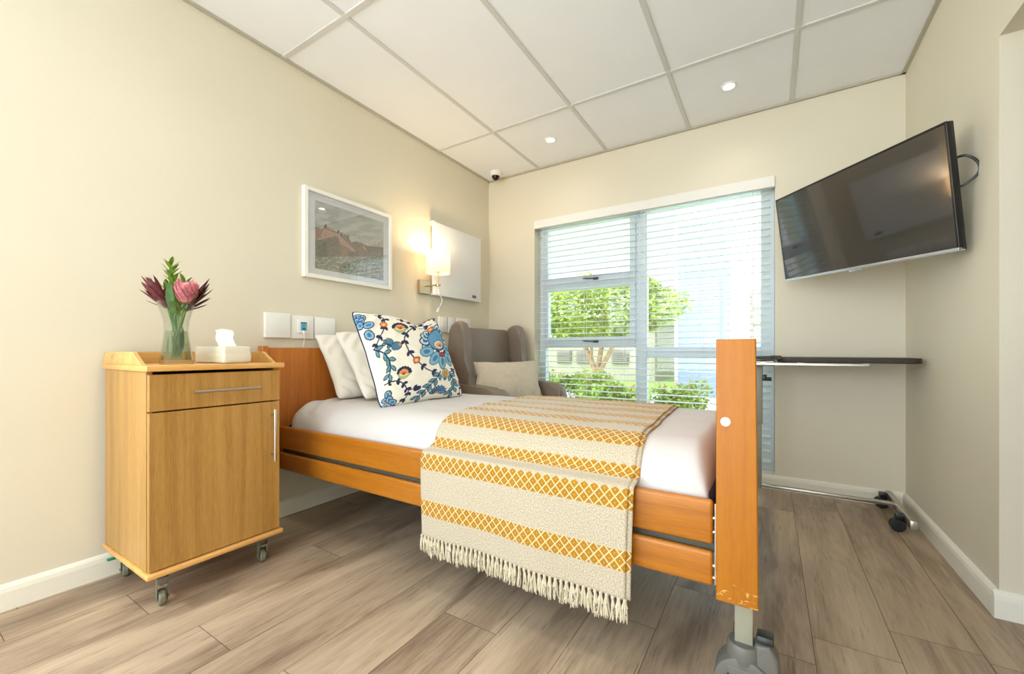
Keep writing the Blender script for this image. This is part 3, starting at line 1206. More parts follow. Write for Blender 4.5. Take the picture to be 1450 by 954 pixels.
cv.poly([(170, 550), (235, 515), (240, 640), (170, 645)], (70, 68, 58))
cv.poly([(345, 455), (400, 470), (450, 560), (440, 640), (340, 640), (325, 500)], (128, 112, 100))
cv.poly([(320, 470), (350, 470), (440, 560), (475, 600), (460, 612), (390, 570), (340, 540)], (194, 150, 138))
cv.poly([(345, 560), (405, 570), (405, 655), (350, 640)], (150, 108, 92))
cv.poly([(405, 610), (480, 615), (500, 650), (410, 650)], (82, 70, 62))
cv.poly([(490, 560), (520, 560), (570, 600), (560, 625), (500, 640), (470, 590)], (140, 98, 88))
cv.poly([(515, 560), (535, 560), (560, 595), (545, 600)], (190, 136, 124))
for x, y in ((226, 380), (327, 425), (350, 445), (402, 468)):
    cv.poly([(x - 8, y), (x + 8, y), (x + 9, y + 35), (x - 9, y + 30)], (90, 76, 70))
cv.stroke([(150, 512), (215, 405), (330, 455), (470, 600)], 3, (70, 60, 54))
cv.stroke([(318, 470), (345, 640), (375, 670)], 4, (120, 100, 84))
low = (Y_ > 640 + .03 * (X_ - 146))
cv.put(low & (n2 > .05), (112, 112, 88), .7)
cv.put(low & (n3 > .2), (86, 88, 66), .7)
cv.put(low & (n2 < -.15), (190, 188, 170), .7)
cv.put(low & (n3 < -.3), (208, 206, 190), .7)
midz = (~low) & (Y_ > 395 + .2 * (X_ - 146))
cv.put(midz & (n3 > .25), (70, 62, 54), .35)
cv.put(midz & (n3 < -.28), (214, 186, 168), .35)
cv.put((~low) & (n2 > .33) & (Y_ > 430 + .35 * (X_ - 146)), (74, 70, 60), .5)
bm = BM()
py0, py1, pz0, pz1 = 1.402, 1.892, 1.347, 1.735
grid = [[bm.verts.new((XL + .0088, py0 + (py1 - py0) * i / (NY - 1), pz0 + (pz1 - pz0) * j / (NZ - 1))) for j in range(NZ)] for i in range(NY)]
bm.verts.index_update()
for i in range(NY - 1):
    for j in range(NZ - 1):
        bm.faces.new((grid[i][j], grid[i + 1][j], grid[i + 1][j + 1], grid[i][j + 1]))
M['print'] = vcol_mat('cottage_print', 0.7)
pr = obj('print', bm, M['print'], t, smooth=False)
set_cols(pr.data, 'pattern', np.concatenate([cv.c, np.ones((NY, NZ, 1))], 2))

def plate(y0, y1, z0, z1, label, extra=None, name='wall_plate', th=.014, cat='wall plate', group=None):
    t = thing(name, label, cat, (XL, (y0 + y1) / 2, z0), group=group)
    bm = BM()
    box(bm, XL, XL + th, y0, y1, z0, z1, .004, 2)
    obj('cover', bm, M['white'], t)
    if extra:
        extra(t)
    return t
plate(1.124, 1.256, .946, 1.076, 'blank square white wall plate nearest the cabinet, left of the call point', th=.022)
def call(t):
    bm = BM()
    box(bm, XL + .013, XL + .022, 1.296, 1.362, .976, 1.052, .003, 2)
    obj('inner_plate', bm, M['white'], t)
    bm = BM()
    box(bm, XL + .0215, XL + .0235, 1.310, 1.346, .989, 1.036, .001, 1)
    o = obj('sticker', bm, mat('blue_sticker', srgb(94, 176, 206), .5, .1, 120), t)
    o['label'] = 'pale blue call sticker'
    bm = BM()
    box(bm, XL + .0232, XL + .0242, 1.312, 1.344, 1.028, 1.034)
    lathe(bm, [(.0005, .0), (.0065, .0), (.0065, .004), (.0005, .004)], (XL + .022, 1.328, 1.000), 16, 'x')
    lathe(bm, [(.0005, .0), (.003, .0), (.003, .003), (.0005, .003)], (XL + .0225, 1.328, 1.017), 12, 'x')
    obj('button', bm, M['darkmetal'], t)
    bm = BM()
    cyl(bm, (XL + .024, 1.328, .972), (XL + .024, 1.328, .988), .006, n=12)
    tube(bm, smooth_pts([(XL + .024, 1.328, .975), (XL + .03, 1.327, .94), (XL + .02, 1.325, .90), (XL + .008, 1.325, .84), (XL + .008, 1.33, .7)], 5), .0022, 8)
    obj('cord', bm, M['white'], t)
plate(1.263, 1.392, .944, 1.072, 'square white nurse call plate with a blue sticker and hanging cord', call, 'call_point', .014, 'call point')
plate(1.399, 1.528, .944, 1.070, 'blank square white wall plate partly hidden by the bed pillows', th=.014)
def sw(t):
    bm = BM()
    box(bm, XL + .010, XL + .017, 2.466, 2.506, 1.060, 1.112, .002, 1)
    obj('rocker', bm, M['white'], t)
plate(2.437, 2.534, 1.025, 1.146, 'white light switch on the left wall above the bed', sw, 'light_switch', .012, 'switch')
plate(2.545, 2.632, 1.022, 1.148, 'blank narrow white plate between the switch and the sockets', None, 'wall_plate', .012)
def sock(t):
    for yy in (2.69, 2.785):
        bm = BM()
        box(bm, XL + .010, XL + .015, yy - .02, yy + .02, 1.085, 1.125, .003, 1)
        obj('socket_face', bm, M['white'], t)
plate(2.642, 2.838, 1.022, 1.150, 'wide white double socket just above the armchair', sock, 'power_socket', .012, 'socket')

# panel heater
t = thing('panel_heater', 'flat square white panel heater on the left wall beside the lamp', 'heater', (XL, 2.634, 1.302))
bm = BM()
box(bm, -2.172, -2.152, 2.334, 2.934, 1.302, 1.856, .004, 2)
obj('panel', bm, M['heater'], t)
for yy, zz in ((2.36, 1.31), (2.905, 1.31), (2.36, 1.84), (2.905, 1.84)):
    bm = BM()
    box(bm, XL, -2.170, yy - .012, yy + .012, zz - .006, zz + .02, .001, 1)
    sgn = 1 if zz > 1.5 else -1
    box(bm, -2.180, -2.1495, yy - .012 - (.02 if yy < 2.5 else -.02), yy + .012 - (.02 if yy < 2.5 else -.02), zz + (.010 if sgn > 0 else -.010), zz + (.020 if sgn > 0 else .0), .001, 1)
    obj('bracket', bm, M['white'], t)
bm = BM()
box(bm, -2.153, -2.150, 2.812, 2.862, 1.330, 1.352, .001, 1)
lb = obj('badge', bm, M['black'], t)
lb['label'] = 'small black badge'
bm = BM()
for k in range(4):
    box(bm, -2.1502, -2.1492, 2.824 + k * .007, 2.828 + k * .007, 1.337, 1.345)
obj('badge_mark', bm, M['silver'], lb)

# wall lamp
LX, LY = -2.05, 2.27
t = thing('wall_lamp', 'lit wall lamp with a drum shade and small flexible reading arm', 'lamp', (XL, LY, 1.35))
bm = BM()
box(bm, XL, XL + .030, 2.215, 2.325, 1.300, 1.402, .003, 1)
obj('back_plate', bm, M['brass'], t)
bm = BM()
box(bm, XL + .03, LX + .02, LY - .010, LY + .010, 1.352, 1.362, .002, 1)
cyl(bm, (LX, LY, 1.346), (LX, LY, 1.366), .016, n=20)
cyl(bm, (LX, LY, 1.366), (LX, LY, 1.45), .006, n=12)
obj('arm', bm, M['brass'], t)
bm = BM()
cyl(bm, (LX, LY, 1.445), (LX, LY, 1.475), .016, n=20)
obj('lamp_holder', bm, M['brass'], t)
bm = BM()
lathe(bm, [(.086, 1.440), (.0845, 1.600), (.0830, 1.600), (.0845, 1.440)], (LX, LY, 0), 48)
for f in bm.faces[:]:
    if len(f.verts) > 6:
        bm.faces.remove(f)
obj('lamp_shade', bm, M['shade'], t)
bm = BM()
tube(bm, [(LX - .083, LY, 1.452), (LX + .083, LY, 1.452)], .0015, 6)
tube(bm, [(LX, LY - .083, 1.452), (LX, LY + .083, 1.452)], .0015, 6)
obj('spider', bm, M['brass'], t)
bm = BM()
lathe(bm, [(.012, 1.475), (.016, 1.49), (.026, 1.52), (.027, 1.535), (.018, 1.555), (.001, 1.562)], (LX, LY, 0), 20)
obj('bulb', bm, M['bulb'], t)
bm = BM()
goose = smooth_pts([(LX, LY, 1.346), (LX + .002, LY + .005, 1.30), (LX + .022, LY + .018, 1.25), (LX + .016, LY + .01, 1.21), (LX - .002, LY, 1.178)], 8)
tube(bm, goose, .0038, 10)
cyl(bm, (LX + .002, LY + .002, 1.190), (LX - .006, LY - .006, 1.158), .007, .012, n=16)
obj('reading_arm', bm, M['chrome'], t)
ld = bpy.data.lights.new('lamp_light', 'POINT')
ld.energy = LAMP
ld.color = (1.0, .70, .38)
ld.shadow_soft_size = .03
lo = bpy.data.objects.new('lamp_light', ld)
COL.objects.link(lo)
lo.parent = t
lo.location = (LX - XL, 0, 1.585 - 1.35)

# ------------------------------------------------------------------ bedside cabinet
CX0, CX1, CY0, CY1 = -2.175, -1.723, .514, .962
t = thing('bedside_cabinet', 'light beech bedside cabinet with one drawer and door on small casters', 'cabinet', (-1.95, .738, 0))
bm = BM()
box(bm, CX0 + .01, -1.756, CY0 + .008, CY0 + .026, .140, .808, .001, 1)
box(bm, CX0 + .01, -1.756, CY1 - .026, CY1 - .008, .140, .808, .001, 1)
box(bm, CX0 + .01, CX0 + .02, CY0 + .026, CY1 - .026, .140, .808)
box(bm, CX0 + .02, -1.76, CY0 + .026, CY1 - .026, .655, .668)
obj('body', bm, M['cab'], t)
bm = BM()
box(bm, CX0, CX1, CY0, CY1, .121, .139, .006, 3)
obj('base_board', bm, M['cab_edge'], t)
bm = BM()
box(bm, CX0, CX1, CY0, CY1 + .004, .808, .828, .003, 2)
obj('top_board', bm, M['cab_edge'], t)
bm = BM()
box(bm, CX0, CX0 + .014, CY0 + .006, CY1, .828, .874, .002, 1)
for yy in (CY0 + .004, CY1 - .012):
    prism(bm, [(CX0 + .014, .828), (-1.785, .828), (-1.870, .874), (CX0 + .014, .874)], yy, yy + .014, 'xz', .0015, 1)
gl = obj('gallery_rail', bm, M['cab_h'], t)
bm = BM()
tube(bm, smooth_pts([(-2.05, CY0 + .002, .862), (-2.062, CY0 + .001, .858), (-2.066, CY0 + .001, .850), (-2.055, CY0 + .001, .846)], 4), .0015, 6)
obj('hook_mark', bm, M['chrome'], gl)
bm = BM()
box(bm, -1.754, -1.736, CY0 + .010, CY1 - .010, .674, .797, .0015, 1)
dr = obj('drawer', bm, M['cab'], t)
bm = BM()
box(bm, -1.754, -1.736, CY0 + .010, CY1 - .010, .143, .669, .0015, 1)
dor = obj('door', bm, M['cab'], t)
bm = BM()
cyl(bm, (-1.706, .640, .733), (-1.706, .862, .733), .0055, n=16)
for yy in (.665, .838):
    cyl(bm, (-1.737, yy, .733), (-1.706, yy, .733), .004, n=12)
obj('handle', bm, M['steel'], dr)
bm = BM()
cyl(bm, (-1.706, .918, .428), (-1.706, .918, .640), .0055, n=16)
for zz in (.455, .615):
    cyl(bm, (-1.737, .918, zz), (-1.706, .918, zz), .004, n=12)
obj('handle', bm, M['steel'], dor)

def small_caster(parent, x, y, h=.121, r=.027, ang=0.0, matl=None, name='caster', tab=False):
    matl = matl or M['caster_green']
    bm = BM()
    box(bm, x - .025, x + .025, y - .02, y + .02, h - .006, h + .001, .002, 1)
    cyl(bm, (x, y, h - .02), (x, y, h - .005), .014, n=16)
    vs = []
    for s in (-1, 1):
        pts = [(x - .018, h - .018), (x + .016, h - .018), (x - .004, r - .012), (x - .020, r - .012), (x - .026, r + .012)]
        vs += prism(bm, pts, y + s * .0145 - .0015, y + s * .0145 + .0015, 'xz', .0006, 1)
    vs += box(bm, x - .020, x + .018, y - .016, y + .016, h - .024, h - .018, .001, 1)
    a = bmesh_cyl = cyl(bm, (x - .012, y - .020, r), (x - .012, y + .020, r), .005, n=10)
    vs += a
    vs += box(bm, x + .010, x + .030, y - .012, y + .012, h - .045, h - .038, .002, 1)
    rot_verts(vs, ang, 'Z', (x, y, 0))
    c = obj(name, bm, matl, parent)
    bm = BM()
    w = .010
    prof = [(.004, -w), (r * .6, -w), (r * .62, -w * .8), (r * .8, -w * .8), (r - .003, -w), (r, -w * .6), (r, w * .6), (r - .003, w), (r * .8, w * .8), (r * .62, w * .8), (r * .6, w), (.004, w)]
    lathe(bm, prof, (x - .012, y, r), 28, 'y')
    rot_verts(bm.verts[:], ang, 'Z', (x, y, 0))
    obj('wheel', bm, M['caster_green'], c)
    if tab:
        bm = BM()
        box(bm, x - .03, x - .012, y - .05, y - .022, .075, .082, .002, 1)
        o = obj('brake_tab', bm, M['green'], c)
        o['label'] = 'green brake tab'
small_caster(t, -1.775, .572, ang=R(-12))
small_caster(t, -1.79, .912, ang=R(-12))
small_caster(t, -2.125, .572, ang=R(-20), tab=True)
small_caster(t, -2.125, .905, ang=R(-20))

# tissue pack
TX0, TX1, TY0, TY1 = -2.02, -1.775, .758, .862
t = thing('tissue_pack', 'clear wrapped pack of white tissues with one pulled up, on the cabinet', 'tissue box', (-1.9, .81, .828))
bm = BM()
box(bm, TX0, TX1, TY0, TY1, .8285, .896, .010, 3)
bmesh.ops.subdivide_edges(bm, edges=bm.edges[:], cuts=2, use_grid_fill=True)
for v in bm.verts:
    if v.co.z > .83:
        v.co += Vector((noise.noise(v.co * 30), noise.noise(v.co * 30 + Vector((5, 0, 0))), noise.noise(v.co * 22 + Vector((0, 5, 0))))) * .0035
obj('pack', bm, M['pack'], t)
def crumpled(bm, fn, nu, nv, th=.0012):
    g = [[bm.verts.new(fn(i / (nu - 1), j / (nv - 1))) for j in range(nv)] for i in range(nu)]
    for i in range(nu - 1):
        for j in range(nv - 1):
            bm.faces.new((g[i][j], g[i + 1][j], g[i + 1][j + 1], g[i][j + 1]))
    bmesh.ops.recalc_face_normals(bm, faces=bm.faces[:])
    bmesh.ops.solidify(bm, geom=bm.faces[:], thickness=th)
bm = BM()
def tis(u, v):
    # a sheet pulled up from the slot, folded into a squarish peak leaning over
    w = .030 + .016 * v
    a = (u - .5) * 2
    x = -1.895 + a * w * .9 + .004 * math.sin(v * 7 + a * 3)
    y = .81 + .020 * (a * a - .35) * v + .012 * math.sin(a * 5 + v * 3)
    z = .893 + .072 * v - .020 * max(0, a - .1) * v + .004 * math.sin(a * 9)
    return Vector((x, y, z))
crumpled(bm, tis, 18, 14)
def tis2(u, v):
    a = (u - .5) * 2
    return Vector((-1.87 + .030 * v + .012 * a, .80 + a * .026 + .004 * math.sin(v * 8), .965 - .070 * v ** 1.4 - .006 * abs(a)))
crumpled(bm, tis2, 10, 12)
obj('tissue', bm, M['tissue'], t)

# vase
VX, VY, VZ = -1.872, .645, .828
va = R(32 + 45)
t = thing('glass_vase', 'clear square flared glass vase holding flowers on the beech cabinet', 'vase', (VX, VY, VZ))
def loft_square(bm, secs, seg=6, corner=.18):
    rings = []
    for (s, z, tw) in secs:
        ring = []
        for k in range(4 * seg):
            a = 2 * PI * k / (4 * seg)
            c, sn = math.cos(a), math.sin(a)
            p = 5.0
            rad = s / ((abs(c) ** p + abs(sn) ** p) ** (1 / p))
            th = a + tw + va
            ring.append(bm.verts.new((VX + rad * math.cos(th), VY + rad * math.sin(th), VZ + z)))
        rings.append(ring)
    n = len(rings[0])
    for A, B in zip(rings, rings[1:]):
        for k in range(n):
            bm.faces.new((A[k], A[(k + 1) % n], B[(k + 1) % n], B[k]))
    return rings
outer = [(.049, 0.0005, 0), (.0485, .014, 0), (.043, .05, 0), (.036, .105, 0), (.034, .128, 0), (.037, .16, 0), (.047, .20, 0), (.056, .228, 0)]
inner = [(s - .003, z, 0) for s, z, _ in reversed(outer) if z > .02]
bm = BM()
rg = loft_square(bm, outer + inner + [(.044, .016, 0)])
bm.faces.new(rg[0])
bm.faces.new(rg[-1])
bmesh.ops.recalc_face_normals(bm, faces=bm.faces[:])
obj('vessel', bm, M['vase'], t)
bm = BM()
rg = loft_square(bm, [(.0435, .0165, 0), (.0395, .05, 0), (.0325, .105, 0), (.0308, .122, 0)])
bm.faces.new(rg[0])
bm.faces.new(rg[-1])
bmesh.ops.recalc_face_normals(bm, faces=bm.faces[:])
obj('water', bm, M['water'], t)

RT = Vector((.8484, .5294, 0))
FW = Vector((-.5294, .8484, 0))
def VL(l, d, z):
    return Vector((VX, VY, VZ)) + RT * l + FW * d + Vector((0, 0, z))

def blade(bm, p, d, L, W, nrm=None, curl=.15, n=7, fold=.25):
    d = Vector(d).normalized()
    nrm = Vector(nrm) if nrm else Vector((0, 0, 1))
    s = d.cross(nrm)
    if s.length < .05:
        s = d.cross(Vector((1, 0, 0)))
    s.normalize()
    up = s.cross(d).normalized()
    Lr, Mr, Rr = [], [], []
    for i in range(n + 1):
        q = i / n
        w = W * math.sin(PI * min(1, q * .92 + .05)) ** .8 * (1 if i < n else .02)
        c = p + d * L * q + up * curl * L * q * q
        Lr.append(bm.verts.new(c + s * w + up * w * fold))
        Mr.append(bm.verts.new(c))
        Rr.append(bm.verts.new(c - s * w + up * w * fold))
    for i in range(n):
        bm.faces.new((Lr[i], Mr[i], Mr[i + 1], Lr[i + 1]))
        bm.faces.new((Mr[i], Rr[i], Rr[i + 1], Mr[i + 1]))

def stem(bm, pts, r=.0028):
    tube(bm, smooth_pts([tuple(p) for p in pts], 5), r, 8)

def solid(bm, th=.0008):
    bmesh.ops.solidify(bm, geom=bm.faces[:], thickness=th)

def leucadendron(name, label, base, axis, L, seed, m, n=22, W=.011, spread=.5, foot=None):
    t = thing(name, label, 'flower', tuple(base))
    rnd = random.Random(seed)
    bm = BM()
    ax = Vector(axis).normalized()
    q = ax.to_track_quat('Z', 'Y')
    for k in range(n):
        a = k * 2.4
        lay = k / n
        e = spread * (.25 + lay)
        d = q @ Vector((math.sin(e) * math.cos(a), math.sin(e) * math.sin(a), math.cos(e)))
        p = base + ax * (.030 * (1 - lay))
        blade(bm, p, d, L * rnd.uniform(.75, 1.0) * (1 - .25 * lay), W * rnd.uniform(.8, 1.1), ax, .10)
    solid(bm)
    obj('bracts', bm, m, t)
    bm = BM()
    stem(bm, [foot, foot.lerp(base, .5) + Vector((0, 0, .004)), base, base + ax * .02])
    obj('stem', bm, M['stem'], t)
    return t

leucadendron('red_leucadendron', 'dark maroon bud with pointed bracts leaning left in the vase', VL(-.032, 0, .205), (RT * -.62 + Vector((0, 0, 1))), .135, 3, M['maroon'], foot=VL(.014, .005, .022))
t2 = leucadendron('red_leucadendron', 'narrow dark leafy stem spreading to the right behind the pink protea', VL(.025, .012, .195), (RT * .72 + Vector((0, 0, .9))), .135, 8, M['maroon_dark'], n=16, W=.006, spread=.6, foot=VL(-.012, .0, .022))
leucadendron('red_leucadendron', 'slim dark maroon leafy stem at the far left of the vase', VL(-.03, .01, .20), (RT * -1.0 + Vector((0, 0, .95))), .13, 19, M['maroon_dark'], n=12, W=.0055, spread=.45, foot=VL(.0, .010, .022))

# pink protea
pb = VL(.040, -.012, .225)
t = thing('pink_protea', 'pink protea bloom at the right of the vase', 'flower', tuple(pb))
bm = BM()
ax = (RT * .28 + Vector((0, 0, 1)) - FW * .15).normalized()
q = ax.to_track_quat('Z', 'Y')
rnd = random.Random(5)
for k in range(72):
    lay = k / 72
    a = k * 2.399
    rr = .008 + .022 * math.sin(PI * min(1, .15 + lay * .55))
    h = .008 + .055 * lay
    p = pb + q @ Vector((math.cos(a) * rr, math.sin(a) * rr, h))
    e = .62 - .55 * lay
    d = q @ Vector((math.cos(a) * math.sin(e), math.sin(a) * math.sin(e), math.cos(e)))
    blade(bm, p - d * .01, d, .036 * rnd.uniform(.9, 1.1), .0075, q @ Vector((math.cos(a), math.sin(a), .2)), .05, 5)
solid(bm)
lathe_bm = BM()
obj('bracts', bm, M['pink'], t)
lathe(lathe_bm, [(.004, 0), (.018, .008), (.029, .03), (.028, .052), (.018, .07), (.002, .078)], (0, 0, 0), 20)
lathe_bm.transform(Matrix.Translation(pb) @ q.to_matrix().to_4x4())
obj('heart', lathe_bm, M['pink'], t)
bm = BM()
stem(bm, [VL(-.02, .0, .022), VL(.005, 0, .12), pb - ax * .02, pb + ax * .01], .0038)
obj('stem', bm, M['stem'], t)
bm = BM()
blade(bm, VL(.022, -.045, .185), RT * -.10 + Vector((0, 0, 1)), .115, .015, -FW, .02, 9)
blade(bm, VL(.04, -.02, .20), RT * .5 + Vector((0, 0, 1)), .07, .008, -FW, .05, 7)
solid(bm)
obj('leaf', bm, M['leaf'], t)

# green sprig
t = thing('green_sprig', 'upright light green leafy sprig, tallest stem in the vase', 'flower', tuple(VL(0, .01, .2)))
bm = BM()
rnd = random.Random(7)
for (l0, z0, l1, z1, n) in ((-.004, .17, -.040, .375, 40), (.0, .19, .014, .310, 24), (-.01, .2, -.055, .30, 12)):
    for k in range(n):
        f = k / n
        p = VL(l0 + (l1 - l0) * f, .012 + .01 * f, z0 + (z1 - z0) * f)
        a = k * 2.4
        d = RT * math.cos(a) * .7 + FW * math.sin(a) * .7 + Vector((0, 0, .9))
        blade(bm, p, d, .056 * (1.1 - .35 * f), .0072, (0, 0, 1), -.08, 6)
solid(bm)
obj('leaf', bm, M['leaf_light'], t)
bm = BM()
stem(bm, [VL(.004, .006, .022), VL(0, .01, .15), VL(-.02, .012, .26), VL(-.045, .02, .385)], .002)
stem(bm, [VL(-.006, .004, .022), VL(0, .01, .16), VL(.012, .016, .31)], .002)
obj('stem', bm, M['stem'], t)
# strappy leaves inside the glass
t = thing('vase_greenery', 'dark green leaves standing inside the glass vase', 'foliage', tuple(VL(0, 0, .02)))
bm = BM()
rnd = random.Random(9)
for k in range(15):
    l, d_ = rnd.uniform(-.022, .022), rnd.uniform(-.02, .02)
    lean = RT * (l * 3 + rnd.uniform(-.12, .12)) * (-.6 if k % 2 else .6) + FW * rnd.uniform(-.1, .1) + Vector((0, 0, 1))
    z = rnd.choice((.03, .05, .09, .12))
    blade(bm, VL(l * 1.0, d_ * .8, z), lean, rnd.uniform(.06, .10), rnd.uniform(.003, .006), -FW, 0, 6)
solid(bm)
obj('leaf', bm, M['leaf'], t)

# ------------------------------------------------------------------ bed
bd = thing('hospital_bed', 'orange beech care bed with double side rails and worn footboard post', 'bed', (-1.1, 1.65, 0))
BY0, BY1 = 1.135, 2.175     # posts' outer faces
def rails(y0, y1):
    for z0, z1 in ((.389, .500), (.284, .370)):
        bm = BM()
        vs = box(bm, -2.135, -.122, y0, y1, z0, z1, .009, 4)
        obj('side_rail', bm, M['bed'], bd)
rails(BY0 + .012, BY0 + .034)
rails(BY1 - .034, BY1 - .012)
bm = BM()
for y in (BY0 + .036, BY1 - .042):
    box(bm, -2.10, -.118, y, y + .006, .362, .398)
obj('rail_backing', bm, M['darkmetal'], bd)
for yy in (BY0 + .02, BY1 - .03):
    bm = BM()
    for z in (.305, .335, .42, .455):
        cyl(bm, (-.123, yy, z), (-.108, yy, z), .004, n=10)
    box(bm, -.119, -.112, yy - .004, yy + .008, .29, .49)
    obj('rail_guide', bm, M['steel'], bd)

# footboard
fb = BM()
box(fb, -.100, -.060, BY0 + .03, BY1 - .03, .33, .875, .006, 3)
foot = obj('footboard', fb, M['bed_y'], bd)
for y0, y1, ny in ((BY0 - .012, BY0 + .02, -1), (BY1 - .02, BY1 + .012, 1)):
    bm = BM()
    vs = prism(bm, [(-.1135, .268), (-.0235, .268), (-.0290, .905), (-.1130, .905)] if ny < 0 else [(-.1135, .268), (-.060, .268), (-.060, .905), (-.1130, .905)], y0, y1, 'xz', .004, 3)
    p = obj('foot_post', bm, M['bed_post'], foot, origin=(-.07, y0, .268))
    bm = BM()
    yk = y0 if ny < 0 else y1
    lathe(bm, [(.0005, -.006), (.006, -.0055), (.0105, -.003), (.0115, 0), (.0115, .002), (.0005, .002)] if ny < 0 else [(.0005, .006), (.006, .0055), (.0105, .003), (.0115, 0), (.0115, -.002), (.0005, -.002)], (-.092, yk, .705), 24, 'y')
    o = obj('cover_cap', bm, M['white'], p)
    o['label'] = 'round white screw cap'
# headboard
bm = BM()
box(bm, -2.172, -2.150, 1.115, 2.20, .35, .894, .004, 2)
head = obj('headboard', bm, M['bed_y'], bd)
for y0 in (1.085, 2.19):
    bm = BM()
    box(bm, -2.180, -2.135, y0, y0 + .032, .26, .902, .005, 3)
    obj('head_post', bm, M['bed_y'], head)
# chassis
bm = BM()
for y in (1.24, 2.02):
    box(bm, -2.12, -.10, y, y + .03, .36, .41, .003, 1)
for x in (-2.1, -1.6, -1.1, -.6, -.13):
    box(bm, x, x + .03, 1.19, 2.11, .375, .405, .003, 1)
for y in (1.255, 2.025):
    vs = box(bm, -1.75, -.45, y, y + .02, .25, .28, .003, 1)
box(bm, -.30, -.26, 1.25, 2.05, .24, .30, .004, 1)
box(bm, -1.95, -1.91, 1.25, 2.05, .24, .30, .004, 1)
obj('chassis', bm, M['steel_paint'], bd)
bm = BM()
box(bm, -1.35, -.9, 1.6, 1.78, .23, .36, .015, 3)
cyl(bm, (-1.35, 1.69, .3), (-1.75, 1.69, .29), .025, n=20)
obj('lift_motor', bm, M['darkmetal'], bd)

def grow(bm, x, y, k=1.26):
    for v in bm.verts:
        v.co = Vector((x + (v.co.x - x) * k, y + (v.co.y - y) * k, v.co.z * k))

def bed_caster(x, y, ang=0):
    bm = BM()
    box(bm, x - .020, x + .020, y - .012, y + .018, .105, .372, .003, 2)
    leg = obj('leg', bm, M['leg_paint'], bd)
    bm = BM()
    rw = .050
    # hood: arched fork over the wheel, with a raised pedal housing to one side
    arc = [(x + .052 * math.cos(a), rw + .054 * math.sin(a)) for a in [R(d) for d in range(-10, 200, 15)]]
    inn = [(x + .036 * math.cos(a), rw + .040 * math.sin(a)) for a in [R(d) for d in range(190, -20, -15)]]
    vs = prism(bm, arc + inn, y - .028, y + .028, 'xz', .004, 2)
    for s in (-1, 1):
        vs += prism(bm, [(x - .030, rw + .035), (x + .030, rw + .035), (x + .014, rw - .014), (x - .014, rw - .014)], y + s * .024 - .005, y + s * .024 + .005, 'xz', .003, 2)
    lathe(bm, [(.028, .088), (.030, .095), (.031, .118), (.027, .125), (.0005, .125)], (x, y, 0), 24)
    vs += prism(bm, [(x + .018, .085), (x + .060, .078), (x + .058, .115), (x + .044, .140), (x + .020, .136)], y - .022, y + .022, 'xz', .008, 3)
    rot_verts(vs + [v for v in bm.verts if v not in vs], ang, 'Z', (x, y, 0))
    grow(bm, x, y)
    hd = obj('caster_hood', bm, M['caster_grey'], leg)
    bm = BM()
    vs = box(bm, x + .022, x + .050, y - .030, y + .018, .138, .152, .003, 2)
    rot_verts(vs, R(-14), 'X', (x, y, .14))
    rot_verts(vs, ang, 'Z', (x, y, 0))
    grow(bm, x, y)
    obj('brake_pedal', bm, M['black'], leg)
    bm = BM()
    w = .013
    lathe(bm, [(.006, -w), (.034, -w), (.036, -w + .003), (rw - .005, -w), (rw, -w * .5), (rw, w * .5), (rw - .005, w), (.036, w - .003), (.034, w), (.006, w)], (x, y, rw), 36, 'y')
    rot_verts(bm.verts[:], ang, 'Z', (x, y, 0))
    grow(bm, x, y)
    obj('wheel', bm, M['caster_dark'], leg)
bed_caster(-.056, 1.178)
bed_caster(-.092, 2.10, R(90))
bed_caster(-2.145, 1.075, R(90))
bed_caster(-2.14, 2.10, R(90))

# mattress with fitted white sheet
MX0, MX1, MY0, MY1, MZ0, MZ1 = -2.130, -.135, 1.178, 2.132, .42, .618
def m_height(x, y):
    def edge(d, r):
        return 1.0 if d >= r else math.sqrt(max(0, 1 - (1 - max(d, 0) / r) ** 2)) ** .8
    dy = min(y - MY0, MY1 - y)
    dh, df = x - MX0, MX1 - x
    rc = .12
    dd = min(dy, dh, df)
    if dy < rc and dh < rc:          # rounded plan corners at the head end
        dd = rc - math.hypot(rc - dy, rc - dh)
        f = edge(dd, .15)
    else:
        f = edge(dy, .16) * edge(dh, .13) if dh < .2 else edge(dy, .16) * edge(df, .05)
    base = .475
    z = base + (MZ1 - base) * f
    if dd > .02:
        z += .005 * noise.noise(Vector((x * 2.4, y * 3.2, 1))) + .003 * noise.noise(Vector((x * 7, y * 9, 4)))
        if x < -1.7 and dd < .2:
            z += .006 * math.sin((x * 55 + y * 30) + 2 * noise.noise(Vector((x * 6, y * 6, 0)))) * math.exp(-((x + 1.93) / .13) ** 2)
    return z, dd
t = thing('mattress', 'bed mattress under a smooth white fitted sheet', 'mattress', (-1.13, 1.655, .42))
bm = BM()
NX_, NY_ = 150, 90
def ease(u):
    # denser towards both ends
    return .5 - .5 * math.cos(PI * u) * (.55 + .45 * abs(math.cos(PI * u)) ** .5) if 0 else (.5 * (1 - math.cos(PI * u)) * .6 + u * .4)
G = []
for i in range(NX_):
    row = []
    for j in range(NY_):
        x = MX0 + (MX1 - MX0) * ease(i / (NX_ - 1))
        y = MY0 + (MY1 - MY0) * ease(j / (NY_ - 1))
        cx, cy = (MX0 + MX1) / 2, (MY0 + MY1) / 2
        rc = .12
        hx, hy = (MX1 - MX0) / 2 - rc, (MY1 - MY0) / 2 - rc
        qx, qy = abs(x - cx) - hx, abs(y - cy) - hy
        if qx > 0 and qy > 0 and x < cx:
            # map the square corner onto the round one
            m_ = max(qx, qy)
            l = math.hypot(qx, qy)
            k = m_ / l if l > 0 else 1
            x = cx + math.copysign(hx + qx * k, x - cx)
            y = cy + math.copysign(hy + qy * k, y - cy)
        z, dd = m_height(x, y)
        row.append(bm.verts.new((x, y, z)))
    G.append(row)
